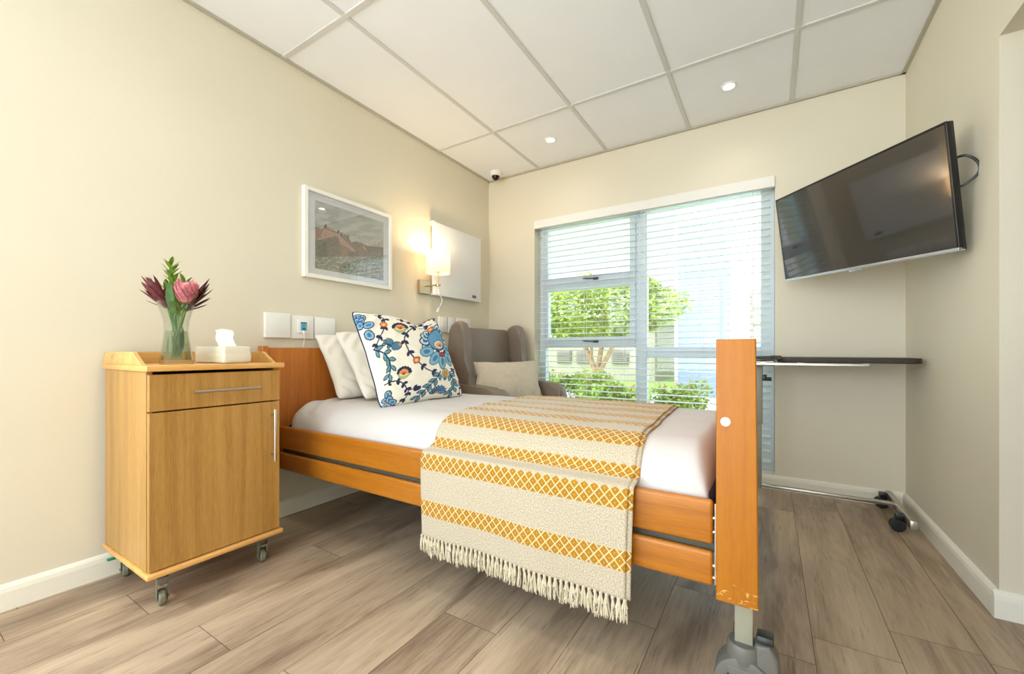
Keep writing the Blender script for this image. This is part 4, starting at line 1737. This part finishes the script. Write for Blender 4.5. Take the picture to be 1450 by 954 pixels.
for i in range(NX_ - 1):
    for j in range(NY_ - 1):
        bm.faces.new((G[i][j], G[i + 1][j], G[i + 1][j + 1], G[i][j + 1]))
bnd = [G[i][0] for i in range(NX_)] + [G[-1][j] for j in range(1, NY_)] + [G[i][-1] for i in range(NX_ - 2, -1, -1)] + [G[0][j] for j in range(NY_ - 2, 0, -1)]
low = [bm.verts.new((v.co.x, v.co.y, .435)) for v in bnd]
n = len(bnd)
for i in range(n):
    bm.faces.new((bnd[(i + 1) % n], bnd[i], low[i], low[(i + 1) % n]))
bm.faces.new(low)
bmesh.ops.recalc_face_normals(bm, faces=bm.faces[:])
obj('sheet', bm, M['sheet'], t, angle=80)
bm = BM()
box(bm, MX0 + .03, MX1 + .010, MY0 + .012, MY1 - .012, .412, .505, .02, 3)
o = obj('mattress_core', bm, M['mattress'], t)
o['label'] = 'navy mattress underside'

# ------------------------------------------------------------------ throw
def throw():
    t = thing('striped_throw', 'cream and mustard diamond-striped fringed throw draped across the bed', 'throw blanket', (-.7, 1.12, .2))
    X0, X1 = -1.085, -.325
    # path of the cloth in (y, z)
    yh = BY0 - .022
    path = [(yh + .004, .208), (yh, .30), (yh, .40), (yh + .001, .49), (yh + .006, .507), (yh + .022, .512), (yh + .040, .514)]
    ys = [MY0 + .004 + k * .012 for k in range(1, 12)] + [1.33 + .02 * k for k in range(0, 41)]
    n_u = 80
    dens = []
    # resample hanging part finely
    hp = []
    for (a, b) in zip(path, path[1:]):
        L = math.hypot(b[0] - a[0], b[1] - a[1])
        k = max(1, int(L / .008))
        for i in range(k):
            hp.append((a[0] + (b[0] - a[0]) * i / k, a[1] + (b[1] - a[1]) * i / k))
    hp.append(path[-1])
    top = []
    y = MY0 + .004
    while y < MY1 - .004:
        top.append(y)
        y += .010
    far = [(MY1 + .008, .52), (MY1 + .012, .47), (MY1 + .014, .44)]
    def sheet_grid(bm, uvl, x0f, x1f, off, xs0, xs1, nu):
        rows = []
        ss = []
        s = 0
        prev = None
        seq = [('h', p) for p in hp] + [('t', yy) for yy in top] + [('f', p) for p in far]
        for kind, p in seq:
            row = []
            mid = None
            for i in range(nu):
                u = i / (nu - 1)
                x = x0f + (x1f - x0f) * u
                if kind == 'h':
                    yy, zz = p
                    # sags between the ends, waves outwards a little
                    hang = max(0, (.49 - zz) / .29)
                    yy -= off + .006 * hang * (1 + math.sin(x * 19 + 1.0)) * .8 + .003 * hang * noise.noise(Vector((x * 9, zz * 8, 2)))
                    zz -= .004 * math.sin(x * 9) * hang
                    xx = x + .012 * hang * (u - .5) * -1
                    xs = 0
                elif kind == 't':
                    yy = p
                    f = (yy - MY0) / (MY1 - MY0)
                    edge = min(1, f / .12)
                    xx = x + (-.055 * f) + .035 * (1 - min(1, f / .25)) * 0
                    xx += (.010 * noise.noise(Vector((yy * 5, u * 2, 7)))) * min(1, f * 4) * (1 if u < .5 else .6)
                    zz = m_height(min(max(xx, MX0 + .2), MX1 - .2), yy)[0]
                    if f < .03:
                        zz = max(zz, .512)
                    fold = .5 + .5 * math.sin(yy * 38 + 2.2 * noise.noise(Vector((xx * 3, yy * 2, 3))) * 2)
                    zz += .006 + off + .0075 * fold * (.35 + .65 * (1 - u) ** 1.0) * min(1, max(0, f - .12) * 5)
                    zz += .004 * max(0, noise.noise(Vector((xx * 6, yy * 10, 11))))
                else:
                    yy, zz = p
                    xx = x - .055
                    yy += off
                if i == nu // 2:
                    mid = (yy, zz)
                row.append((xx, yy, zz))
            if prev:
                s += math.hypot(mid[0] - prev[0], mid[1] - prev[1])
            prev = mid
            ss.append(s)
            rows.append(row)
        V = [[bm.verts.new(p) for p in row] for row in rows]
        for j in range(len(rows) - 1):
            for i in range(nu - 1):
                f = bm.faces.new((V[j][i], V[j][i + 1], V[j + 1][i + 1], V[j + 1][i]))
                idx = ((j, i), (j, i + 1), (j + 1, i + 1), (j + 1, i))
                for l, (jj, ii) in zip(f.loops, idx):
                    l[uvl].uv = (rows[jj][ii][0] * 1.0, ss[jj])
        return rows, ss
    bm = BM()
    uvl = bm.loops.layers.uv.new('cloth')
    rows, ss = sheet_grid(bm, X0, X1, uvl and 0.004, 0, 0, 90) if False else sheet_grid(bm, uvl, X0, X1, .005, 0, 0, 90)
    sheet_grid(bm, uvl, X1 - .10, X1 + .013, -.0005, 0, 0, 14)
    bmesh.ops.recalc_face_normals(bm, faces=bm.faces[:])
    print('throw length', ss[-1], [round(s, 3) for s in ss[::12]])
    # rounded fold joining both layers along the foot-side edge
    o = obj('cloth', bm, M['throw'], t, angle=75)
    md = o.modifiers.new('thickness', 'SOLIDIFY')
    md.thickness = .0035
    md.offset = 0
    hem = rows[0]
    # tassels, one mesh each
    rnd = random.Random(21)
    nt_ = 44
    for k in range(nt_):
        u = k / (nt_ - 1)
        i = u * (len(hem) - 1)
        a, b = hem[int(i)], hem[min(int(i) + 1, len(hem) - 1)]
        f = i - int(i)
        x, y, z = [a[q] + (b[q] - a[q]) * f for q in range(3)]
        y -= .001
        bm = BM()
        lathe(bm, [(.001, .003), (.005, .001), (.0055, -.004), (.004, -.008), (.001, -.009)], (x, y, z), 8)
        L = rnd.uniform(.058, .072)
        for q in range(9):
            a0 = rnd.uniform(0, 6.28)
            r1 = rnd.uniform(.002, .0085)
            dx, dy = math.cos(a0) * r1, math.sin(a0) * r1 * .8
            wob = rnd.uniform(-.003, .003)
            ll = L * rnd.uniform(.85, 1.06)
            tube(bm, [(x + dx * .25, y + dy * .25, z - .004), (x + dx * .8 + wob, y + dy * .8, z - ll * .4), (x + dx + wob * .3, y + dy, z - ll * .75), (x + dx * 1.15 - wob, y + dy, z - ll)], [.0024, .0031, .0028, .0010], 5)
        obj('tassel', bm, M['fringe'], t)
throw()

# ------------------------------------------------------------------ pillows
def pillow_verts(w, h, T, nu, nv, seed, pinch=.07, wrinkle=.006, corner=.05, slump=0.0, pw=.46, fr=9):
    """Returns front and back vertex grids (local: x across, y up, z out) sharing their border."""
    F = np.zeros((nu, nv, 3))
    B = np.zeros((nu, nv, 3))
    for i in range(nu):
        u = -math.cos(PI * i / (nu - 1)) * .35 + (2 * i / (nu - 1) - 1) * .65
        for j in range(nv):
            v = -math.cos(PI * j / (nv - 1)) * .35 + (2 * j / (nv - 1) - 1) * .65
            rc = 1 - corner * (abs(u) * abs(v)) ** 7
            x = w / 2 * u * (1 - pinch * (1 - abs(v) ** 2.2)) * rc
            y = h / 2 * v * (1 - pinch * (1 - abs(u) ** 2.2)) * rc
            # irregular edge
            x += w * .006 * noise.noise(Vector((v * 3, seed, 0))) * abs(u) ** 3
            y += h * .010 * noise.noise(Vector((u * 3.5, seed, 4))) * abs(v) ** 3
            if slump:
                q = max(0, (v + .2) / 1.2) ** 2.0
                y -= slump * q * math.exp(-((u - .38) / .36) ** 2)
            k = max(0, (1 - u ** 2)) * max(0, (1 - v ** 2))
            th = T / 2 * k ** pw * (1 - .18 * v)
            wr = wrinkle * noise.fractal(Vector((x * fr + seed, y * fr, seed)), 1, 2, 3) * min(1, k * 6)
            cr = (abs(u) * abs(v)) ** 1.5
            wr += wrinkle * 1.1 * cr * math.sin((x - y) * 75 if u * v < 0 else (x + y) * 75) * min(1, k * 8)
            if slump:
                dd = (u - .38) / .16
                wr -= .022 * math.exp(-dd * dd) * max(0, (v - .1) / .9) * min(1, k * 14)
            F[i, j] = (x, y, th + wr)
            B[i, j] = (x, y, -th * .8 + wr * .5)
    return F, B

def pillow_mesh(F, B):
    nu, nv = F.shape[:2]
    bm = BM()
    gf = [[bm.verts.new(F[i, j]) for j in range(nv)] for i in range(nu)]
    gb = [[gf[i][j] if i in (0, nu - 1) or j in (0, nv - 1) else bm.verts.new(B[i, j]) for j in range(nv)] for i in range(nu)]
    for i in range(nu - 1):
        for j in range(nv - 1):
            bm.faces.new((gf[i][j], gf[i + 1][j], gf[i + 1][j + 1], gf[i][j + 1]))
            try:
                bm.faces.new((gb[i][j + 1], gb[i + 1][j + 1], gb[i + 1][j], gb[i][j]))
            except ValueError:
                pass
    return bm

def frame_mat(p00, p10, p01):
    """Matrix for local pillow coords from bottom-left, bottom-right and top-left world points; normal towards +X."""
    p00, p10, p01 = Vector(p00), Vector(p10), Vector(p01)
    ex = (p10 - p00).normalized()
    ey = (p01 - p00)
    ey = (ey - ex * ey.dot(ex)).normalized()
    ez = ex.cross(ey)
    c = (p10 + p01) / 2
    m = Matrix((ex, ey, ez)).transposed().to_4x4()
    m.translation = c
    return m

def white_pillow(label, m, w, h, T, seed):
    F, B = pillow_verts(w, h, T, 70, 56, seed, .06, .014, .05, 0, .42, 7)
    bm = pillow_mesh(F, B)
    o = obj('bed_pillow', bm, M['pillow'], angle=80)
    o.matrix_world = m
    tag(o, label, 'pillow', 'white bed pillows')
white_pillow('white bed pillow at the back, leaning on the headboard', frame_mat((-1.915, 1.355, .628), (-1.90, 2.04, .628), (-2.13, 1.355, .965)), .70, .42, .14, 3)
white_pillow('white bed pillow in front, behind the floral cushion', frame_mat((-1.745, 1.39, .625), (-1.73, 2.06, .625), (-2.015, 1.39, .985)), .68, .45, .14, 8)

# floral cushion
NU = 250
cv = Canvas(NU, NU, [(285, 885), (1040, 790), (775, 140), (55, 45)], (240, 235, 222))
NV_, BL, LB, TL_, OR, RD, GR = (30, 38, 74), (66, 124, 172), (132, 178, 206), (70, 130, 140), (214, 128, 56), (168, 56, 40), (170, 184, 130)
def vine(pts, leaves=True, w=4.5, col=NV_, L=42, W=12, step=6, seed=1):
    sp = smooth_pts(pts, 8)
    if leaves:
        for k in range(3, len(sp) - 1, step):
            x, y = sp[k]
            dx, dy = sp[k][0] - sp[k - 1][0], sp[k][1] - sp[k - 1][1]
            a = math.degrees(math.atan2(dy, dx))
            for s in (-1, 1):
                cv.leafm(x, y, L, W, a + s * 42, col)
    cv.stroke(sp, w, col)
def frond(pts, L=60, W=13, step=5):
    sp = smooth_pts(pts, 8)
    for k in range(2, len(sp) - 1, step):
        x, y = sp[k]
        dx, dy = sp[k][0] - sp[k - 1][0], sp[k][1] - sp[k - 1][1]
        a = math.degrees(math.atan2(dy, dx))
        for s in (-1, 1):
            cv.leafm(x, y, L + 6, W + 4, a + s * 40, NV_)
            cv.leafm(x, y, L, W, a + s * 40, TL_, LB)
    cv.stroke(sp, 5, NV_)
vine([(690, 190), (560, 215), (480, 285), (450, 350), (480, 440), (530, 500), (600, 560), (700, 610)], step=7)
vine([(270, 110), (330, 140), (315, 240), (250, 330), (205, 385)])
vine([(280, 645), (380, 630), (450, 665), (505, 720), (590, 700)])
vine([(505, 720), (500, 790), (440, 860)])
vine([(800, 290), (880, 430), (900, 540), (820, 590)], step=8)
vine([(930, 650), (965, 690), (970, 770)], L=28)
vine([(420, 160), (480, 170), (540, 195)], L=30)
vine([(560, 165), (660, 120), (740, 150), (790, 240)], L=30)
frond([(200, 385), (290, 430), (330, 500), (315, 590)])
frond([(725, 590), (690, 660), (640, 730), (605, 800)])
frond([(815, 590), (860, 650), (880, 700), (860, 770)])
frond([(350, 390), (300, 360)], 30, 9)
# big flower
for a in range(150, 400, 26):
    x, y = 715 + 112 * math.cos(R(a)), 350 + 92 * math.sin(R(a))
    cv.ell(x, y, 38, 30, a, (200, 222, 232), NV_, 9, BL)
for x, y, d in ((612, 440, 170), (680, 490, 130), (745, 515, 90), (820, 490, 50), (822, 415, 10)):
    cv.ell(x, y, 52, 32, d, LB, TL_, 8, BL)
cv.ell(715, 345, 78, 84, 0, (96, 152, 192), NV_, 8)
cv.ell(725, 385, 44, 32, 0, (228, 216, 188), (52, 92, 140), 6)
for a in range(180, 361, 30):
    cv.stroke([(730, 400), (730 + 36 * math.cos(R(a)), 395 + 30 * math.sin(R(a)))], 4, OR)
cv.ell(732, 398, 9, 8, 0, RD)
cv.ell(745, 462, 26, 14, 0, RD, NV_, 5)
cv.ell(705, 435, 20, 11, 30, NV_)
cv.ell(775, 440, 20, 11, -30, NV_)
# top-left flower
for x, y, d in ((92, 120, 60), (125, 118, 90), (160, 135, 120), (100, 160, 80), (140, 165, 110)):
    cv.ell(x, y, 24, 22, d, LB, NV_, 8, BL)
for x, y, a_, b_, d in ((195, 205, 44, 24, -10), (185, 282, 40, 30, 20), (120, 200, 26, 26, 0)):
    cv.ell(x, y, a_, b_, d, LB, NV_, 8, BL)
# bottom-left flower
for x, y, a_, b_, d in ((330, 735, 34, 28, 60), (310, 790, 30, 26, 0), (350, 780, 28, 30, 40), (392, 815, 42, 26, 20), (335, 858, 52, 30, -10)):
    cv.ell(x, y, a_, b_, d, LB, NV_, 9, BL)
cv.ell(335, 825, 20, 12, 0, OR)
# fan flowers
for x, y in ((430, 245), (440, 580)):
    for a in range(185, 360, 24):
        cv.ell(x + 44 * math.cos(R(a)), y + 32 * math.sin(R(a)), 17, 14, a, NV_)
    cv.poly([(x - 55, y + 5), (x + 60, y + 5), (x + 30, y + 38), (x - 5, y + 50), (x - 35, y + 35)], GR)
    cv.ell(x, y, 36, 24, 0, (232, 214, 176))
    for a in range(190, 360, 28):
        cv.stroke([(x, y + 12), (x + 32 * math.cos(R(a)), y + 26 * math.sin(R(a)))], 4.5, OR)
    cv.ell(x, y + 6, 12, 9, 0, RD)
# buds
for x, y in ((318, 210), (667, 240), (528, 500), (775, 602)):
    cv.ell(x, y, 22, 20, 0, OR, RD, 5, (238, 196, 130))
cv.ell(775, 605, 30, 40, 0, GR, NV_, 4)
cv.ell(775, 605, 16, 22, 0, OR, RD, 3)
cv.ell(775, 645, 16, 16, 0, BL)
cv.ell(385, 385, 38, 26, -10, BL, NV_, 5, TL_)
cv.ell(412, 378, 12, 12, 0, OR)
cv.ell(335, 348, 28, 20, 20, TL_, NV_, 4, BL)
cv.ell(325, 325, 10, 7, 0, OR)
for a in range(190, 360, 22):
    cv.leafm(750, 775, 78, 17, a, NV_)
    cv.leafm(750, 773, 70, 12, a, BL, LB)
cv.ell(748, 772, 20, 10, 0, OR)
cv.ell(575, 715, 24, 20, 0, NV_)
cv.ell(955, 665, 22, 18, 0, BL, NV_, 4)
cv.ell(905, 650, 12, 10, 0, OR)
CW, CH = .615, .515
F, B = pillow_verts(CW, CH, .17, NU, NU, 5.0, .06, .006, .05, .045, .5)
bm = pillow_mesh(F, B)
M['floral'] = vcol_mat('floral_embroidery', .85, .25, 700)
cm = frame_mat((-1.520, 1.275, .612), (-1.525, 1.885, .622), (-1.715, 1.295, 1.06))
t = thing('floral_cushion', 'square cushion with blue and orange embroidered flowers on the bed', 'cushion', tuple(cm.translation))
bm.transform(cm)
o = obj('cushion_cover', bm, M['floral'], t, angle=80)
fr = np.concatenate([cv.c, np.ones((NU, NU, 1))], 2)
inner_mask = np.ones((NU, NU), bool)
inner_mask[0, :] = inner_mask[-1, :] = False
inner_mask[:, 0] = inner_mask[:, -1] = False
# vertex order: front grid row-major, then back interior row-major
back = np.zeros((int(inner_mask.sum()), 4)) + np.array([*srgb(238, 232, 218), 1])
set_cols(o.data, 'pattern', np.concatenate([fr.reshape(-1, 4), back]))
bm = BM()
ring = [F[i, 0] for i in range(0, NU, 5)] + [F[-1, j] for j in range(0, NU, 5)] + [F[i, -1] for i in range(NU - 1, -1, -5)] + [F[0, j] for j in range(NU - 1, -1, -5)]
tube(bm, [tuple(p) for p in ring], .0032, 8)
bm.transform(cm)
pp = obj('piping', bm, M['navy'], t)
pp['label'] = 'navy edge piping'

# ------------------------------------------------------------------ wing chair (local: +x is the way it faces)
ca = R(-7)
fdir = Vector((math.cos(ca), math.sin(ca), 0))
fm = Vector((-1.375, 2.585, 0))
ch0 = fm - fdir * .36
ch = thing('wing_armchair', 'taupe leather wing armchair in the corner by the window', 'armchair', (ch0.x, ch0.y, 0), ca)
Wc = .40
def chair_part(name, bm, m=None, sub=None):
    o = obj(name, bm, m or M['leather'], ch, local=True, angle=50)
    return o
# back: slightly reclined slab with crowned top
bm = BM()
pts = [(-.13, .42), (-.12, .45), (-.165, 1.02), (-.18, 1.050), (-.21, 1.056), (-.235, 1.03), (-.24, .90), (-.24, .30), (-.15, .28)]
prism(bm, pts, -.285, .285, 'xz', .022, 4)
chair_part('backrest', bm)
for s in (-1, 1):
    # wing: rises from the arm, full rounded top, rolls forward
    bm = BM()
    pts = [(-.22, .50), (.02, .62), (-.01, .70), (-.03, .82), (-.038, .95), (-.045, 1.035), (-.065, 1.075), (-.10, 1.092), (-.145, 1.088), (-.185, 1.065), (-.21, 1.02), (-.22, .8)]
    vs = prism(bm, pts, s * .318 - .040, s * .318 + .040, 'xz', .028, 5)
    for v in vs:
        # flare outwards towards the front edge
        f = max(0, (v.co.x + .25) / .25)
        v.co.y += s * .008 * f
    chair_part('wing', bm)
    # arm: padded, top sloping gently forward, rounded nose
    bm = BM()
    pts = [(-.24, .10), (.31, .10), (.335, .14), (.345, .45), (.345, .545), (.33, .595), (.29, .622), (.20, .632), (-.10, .648), (-.24, .655)]
    vs = prism(bm, pts, s * .345 - .055, s * .345 + .055, 'xz', .035, 5)
    chair_part('armrest', bm)
bm = BM()
box(bm, -.20, .345, -.288, .288, .30, .46, .045, 5)
chair_part('seat_cushion', bm)
bm = BM()
box(bm, -.235, .32, -.295, .295, .12, .30, .02, 3)
chair_part('seat_base', bm)
for sx in (-.24, .29):
    for sy in (-.34, .34):
        bm = BM()
        cyl(bm, (sx, sy, 0), (sx, sy, .11), .014, .022, 16)
        chair_part('leg', bm, M['darkmetal'])

# lumbar cushion on the chair
F, B = pillow_verts(.62, .34, .13, 70, 50, 12.0, .085, .006, .01)
bm = pillow_mesh(F, B)
lm = frame_mat((-1.755, 2.30, .480), (-1.475, 2.815, .480), (-1.865, 2.355, .805))
t = thing('lumbar_cushion', 'plain beige rectangular cushion propped in the armchair', 'cushion', tuple(lm.translation))
bm.transform(lm)
obj('cushion_cover', bm, M['cushion'], t, angle=80)
bm = BM()
nu, nv = F.shape[:2]
ring = [F[i, 0] for i in range(0, nu, 3)] + [F[-1, j] for j in range(0, nv, 3)] + [F[i, -1] for i in range(nu - 1, -1, -3)] + [F[0, j] for j in range(nv - 1, -1, -3)]
tube(bm, [tuple(p) for p in ring], .004, 8)
bm.transform(lm)
obj('piping', bm, M['cushion'], t)

# ------------------------------------------------------------------ overbed table
t = thing('overbed_table', 'dark topped wheeled overbed table standing behind the footboard', 'table', (.27, 2.9, 0))
def rrect(x0, x1, y0, y1, r, n=8):
    out = []
    for cx_, cy_, a0 in ((x1 - r, y1 - r, 0), (x0 + r, y1 - r, 90), (x0 + r, y0 + r, 180), (x1 - r, y0 + r, 270)):
        for k in range(n + 1):
            a = R(a0 + 90 * k / n)
            out.append((cx_ + r * math.cos(a), cy_ + r * math.sin(a)))
    return out
bm = BM()
prism(bm, rrect(.035, .622, 2.70, 3.09, .05), .814, .841, 'xy', .006, 3)
obj('main_top', bm, M['table'], t)
bm = BM()
prism(bm, rrect(-.20, .028, 2.70, 3.09, .03), .829, .846, 'xy', .005, 3)
prism(bm, [(.0, .829), (.040, .829), (.062, .838), (.052, .849), (.0, .849)], 2.705, 3.085, 'xz', .002, 1)
obj('side_leaf', bm, M['table'], t)
bm = BM()
for y in (2.76, 3.02):
    box(bm, -.17, .43, y, y + .02, .796, .812, .002, 1)
    for x in (-.05, .12, .40):
        box(bm, x, x + .03, y - .004, y + .024, .806, .816, .001, 1)
box(bm, -.17, .02, 2.82, 2.98, .790, .822, .004, 1)
obj('top_rail', bm, M['steel'], t)
bm = BM()
box(bm, -.085, -.040, 2.87, 2.93, .44, .79, .006, 2)
box(bm, -.080, -.045, 2.875, 2.925, .06, .50, .004, 2)
obj('column', bm, M['steel_paint'], t)
bm = BM()
cyl(bm, (-.045, 2.9, .71), (.005, 2.9, .71), .011, n=16)
box(bm, -.045, -.018, 2.875, 2.925, .70, .735, .004, 2)
obj('height_knob', bm, M['black'], t)
bm = BM()
box(bm, -.165, .555, 2.885, 2.915, .066, .084, .003, 2)
box(bm, .548, .575, 2.60, 3.10, .050, .092, .004, 2)
box(bm, -.190, -.163, 2.60, 3.10, .050, .092, .004, 2)
obj('base_frame', bm, M['steel'], t)
for x in (.530, -.145):
    for y in (2.71, 3.06):
        bm = BM()
        sx = -1 if x > 0 else 1
        box(bm, x - .014, x + .020, y - .018, y + .018, .060, .088, .003, 2)
        for s in (-1, 1):
            lathe(bm, [(.001, -.009), (.022, -.009), (.029, -.005), (.031, .0), (.029, .007), (.001, .008)] if s > 0 else [(.001, .009), (.022, .009), (.029, .005), (.031, 0), (.029, -.007), (.001, -.008)], (x - .004, y + s * .014, .031), 28, 'y')
        box(bm, x - .012, x + .006, y - .004, y + .004, .02, .065, .001, 1)
        obj('caster', bm, M['black'], t)

# ------------------------------------------------------------------ television
ex = Vector((.57668, -.81595, -.04084)).normalized()
ey = Vector((-.11917, -.11217, .98652))
ey = (ey - ex * ey.dot(ex)).normalized()
ez = ex.cross(ey).normalized()      # screen normal
tl, trp, br, bl = Vector((.02443, 2.85915, 1.75221)), Vector((.54344, 2.12480, 1.71546)), Vector((.59978, 2.17783, 1.24906)), Vector((.08077, 2.91219, 1.28581))
tc_ = (tl + trp + br + bl) / 4
if ez.dot(-tc_) < 0:
    ez = -ez
print('tv normal', ez, (trp - tl).length, (tl - bl).length)
TW, TH = .90, .473
TM = Matrix((ex, ey, ez)).transposed().to_4x4()
TM.translation = tc_
t = thing('television', 'flat black television tilted down on a swivel wall bracket', 'television', tuple(tc_))
def tvp(name, bm, m, parent=None):
    bm.transform(TM)
    bmesh.ops.recalc_face_normals(bm, faces=bm.faces[:])
    return obj(name, bm, m, parent or t)
bm = BM()
box(bm, -TW / 2, TW / 2, -TH / 2, TH / 2, -.028, -.001, .004, 2)
box(bm, -TW / 2 + .12, TW / 2 - .12, -TH / 2 + .02, TH / 2 - .12, -.060, -.027, .012, 3)
tvp('casing', bm, M['tv_body'])
bm = BM()
b0 = .008
for x0, x1, y0, y1 in ((-TW / 2, -TW / 2 + b0, -TH / 2, TH / 2), (TW / 2 - b0, TW / 2, -TH / 2, TH / 2), (-TW / 2, TW / 2, TH / 2 - b0, TH / 2)):
    box(bm, x0, x1, y0, y1, -.002, .004, .001, 1)
tvp('bezel', bm, M['tv_body'])
bm = BM()
box(bm, -TW / 2, TW / 2, -TH / 2 - .002, -TH / 2 + .012, -.020, .006, .002, 2)
box(bm, -.025, .045, -TH / 2 - .010, -TH / 2, -.015, .003, .003, 2)
o = tvp('bottom_trim', bm, M['silver'])
o['label'] = 'silver strip along the lower edge'
bm = BM()
box(bm, -TW / 2 + b0, TW / 2 - b0, -TH / 2 + .012, TH / 2 - b0, -.002, .002, .0005, 1)
tvp('screen', bm, M['screen'])
bm = BM()
lp = [(TW / 2 - .03, .10, -.03), (TW / 2 + .0, .105, -.055), (TW / 2 + .022, .07, -.075), (TW / 2 + .02, .03, -.075), (TW / 2 - .01, .0, -.05), (TW / 2 - .05, -.01, -.03)]
tube(bm, smooth_pts(lp, 6), .0045, 8)
tvp('cable', bm, M['black'])
# bracket
t2 = thing('tv_bracket', 'black swivel bracket holding the television to the right wall', 'bracket', (XR, 2.62, 1.5))
bc = tc_ - ez * .062
bm = BM()
box(bm, XR - .012, XR, 2.62, 2.72, 1.40, 1.60, .003, 1)
obj('wall_plate', bm, M['black'], t2)
bm = BM()
mid = Vector((.50, 2.80, 1.50))
tube(bm, [(XR - .012, 2.67, 1.50), tuple(mid)], .016, 10)
cyl(bm, (mid.x, mid.y, 1.46), (mid.x, mid.y, 1.54), .02, n=16)
tube(bm, [tuple(mid), tuple(bc - ez * .02)], .014, 10)
obj('arm', bm, M['black'], t2)
bm = BM()
box(bm, -.11, .11, -.11, .11, -.070, -.061, .002, 1)
bm.transform(TM)
obj('mount_plate', bm, M['black'], t2)
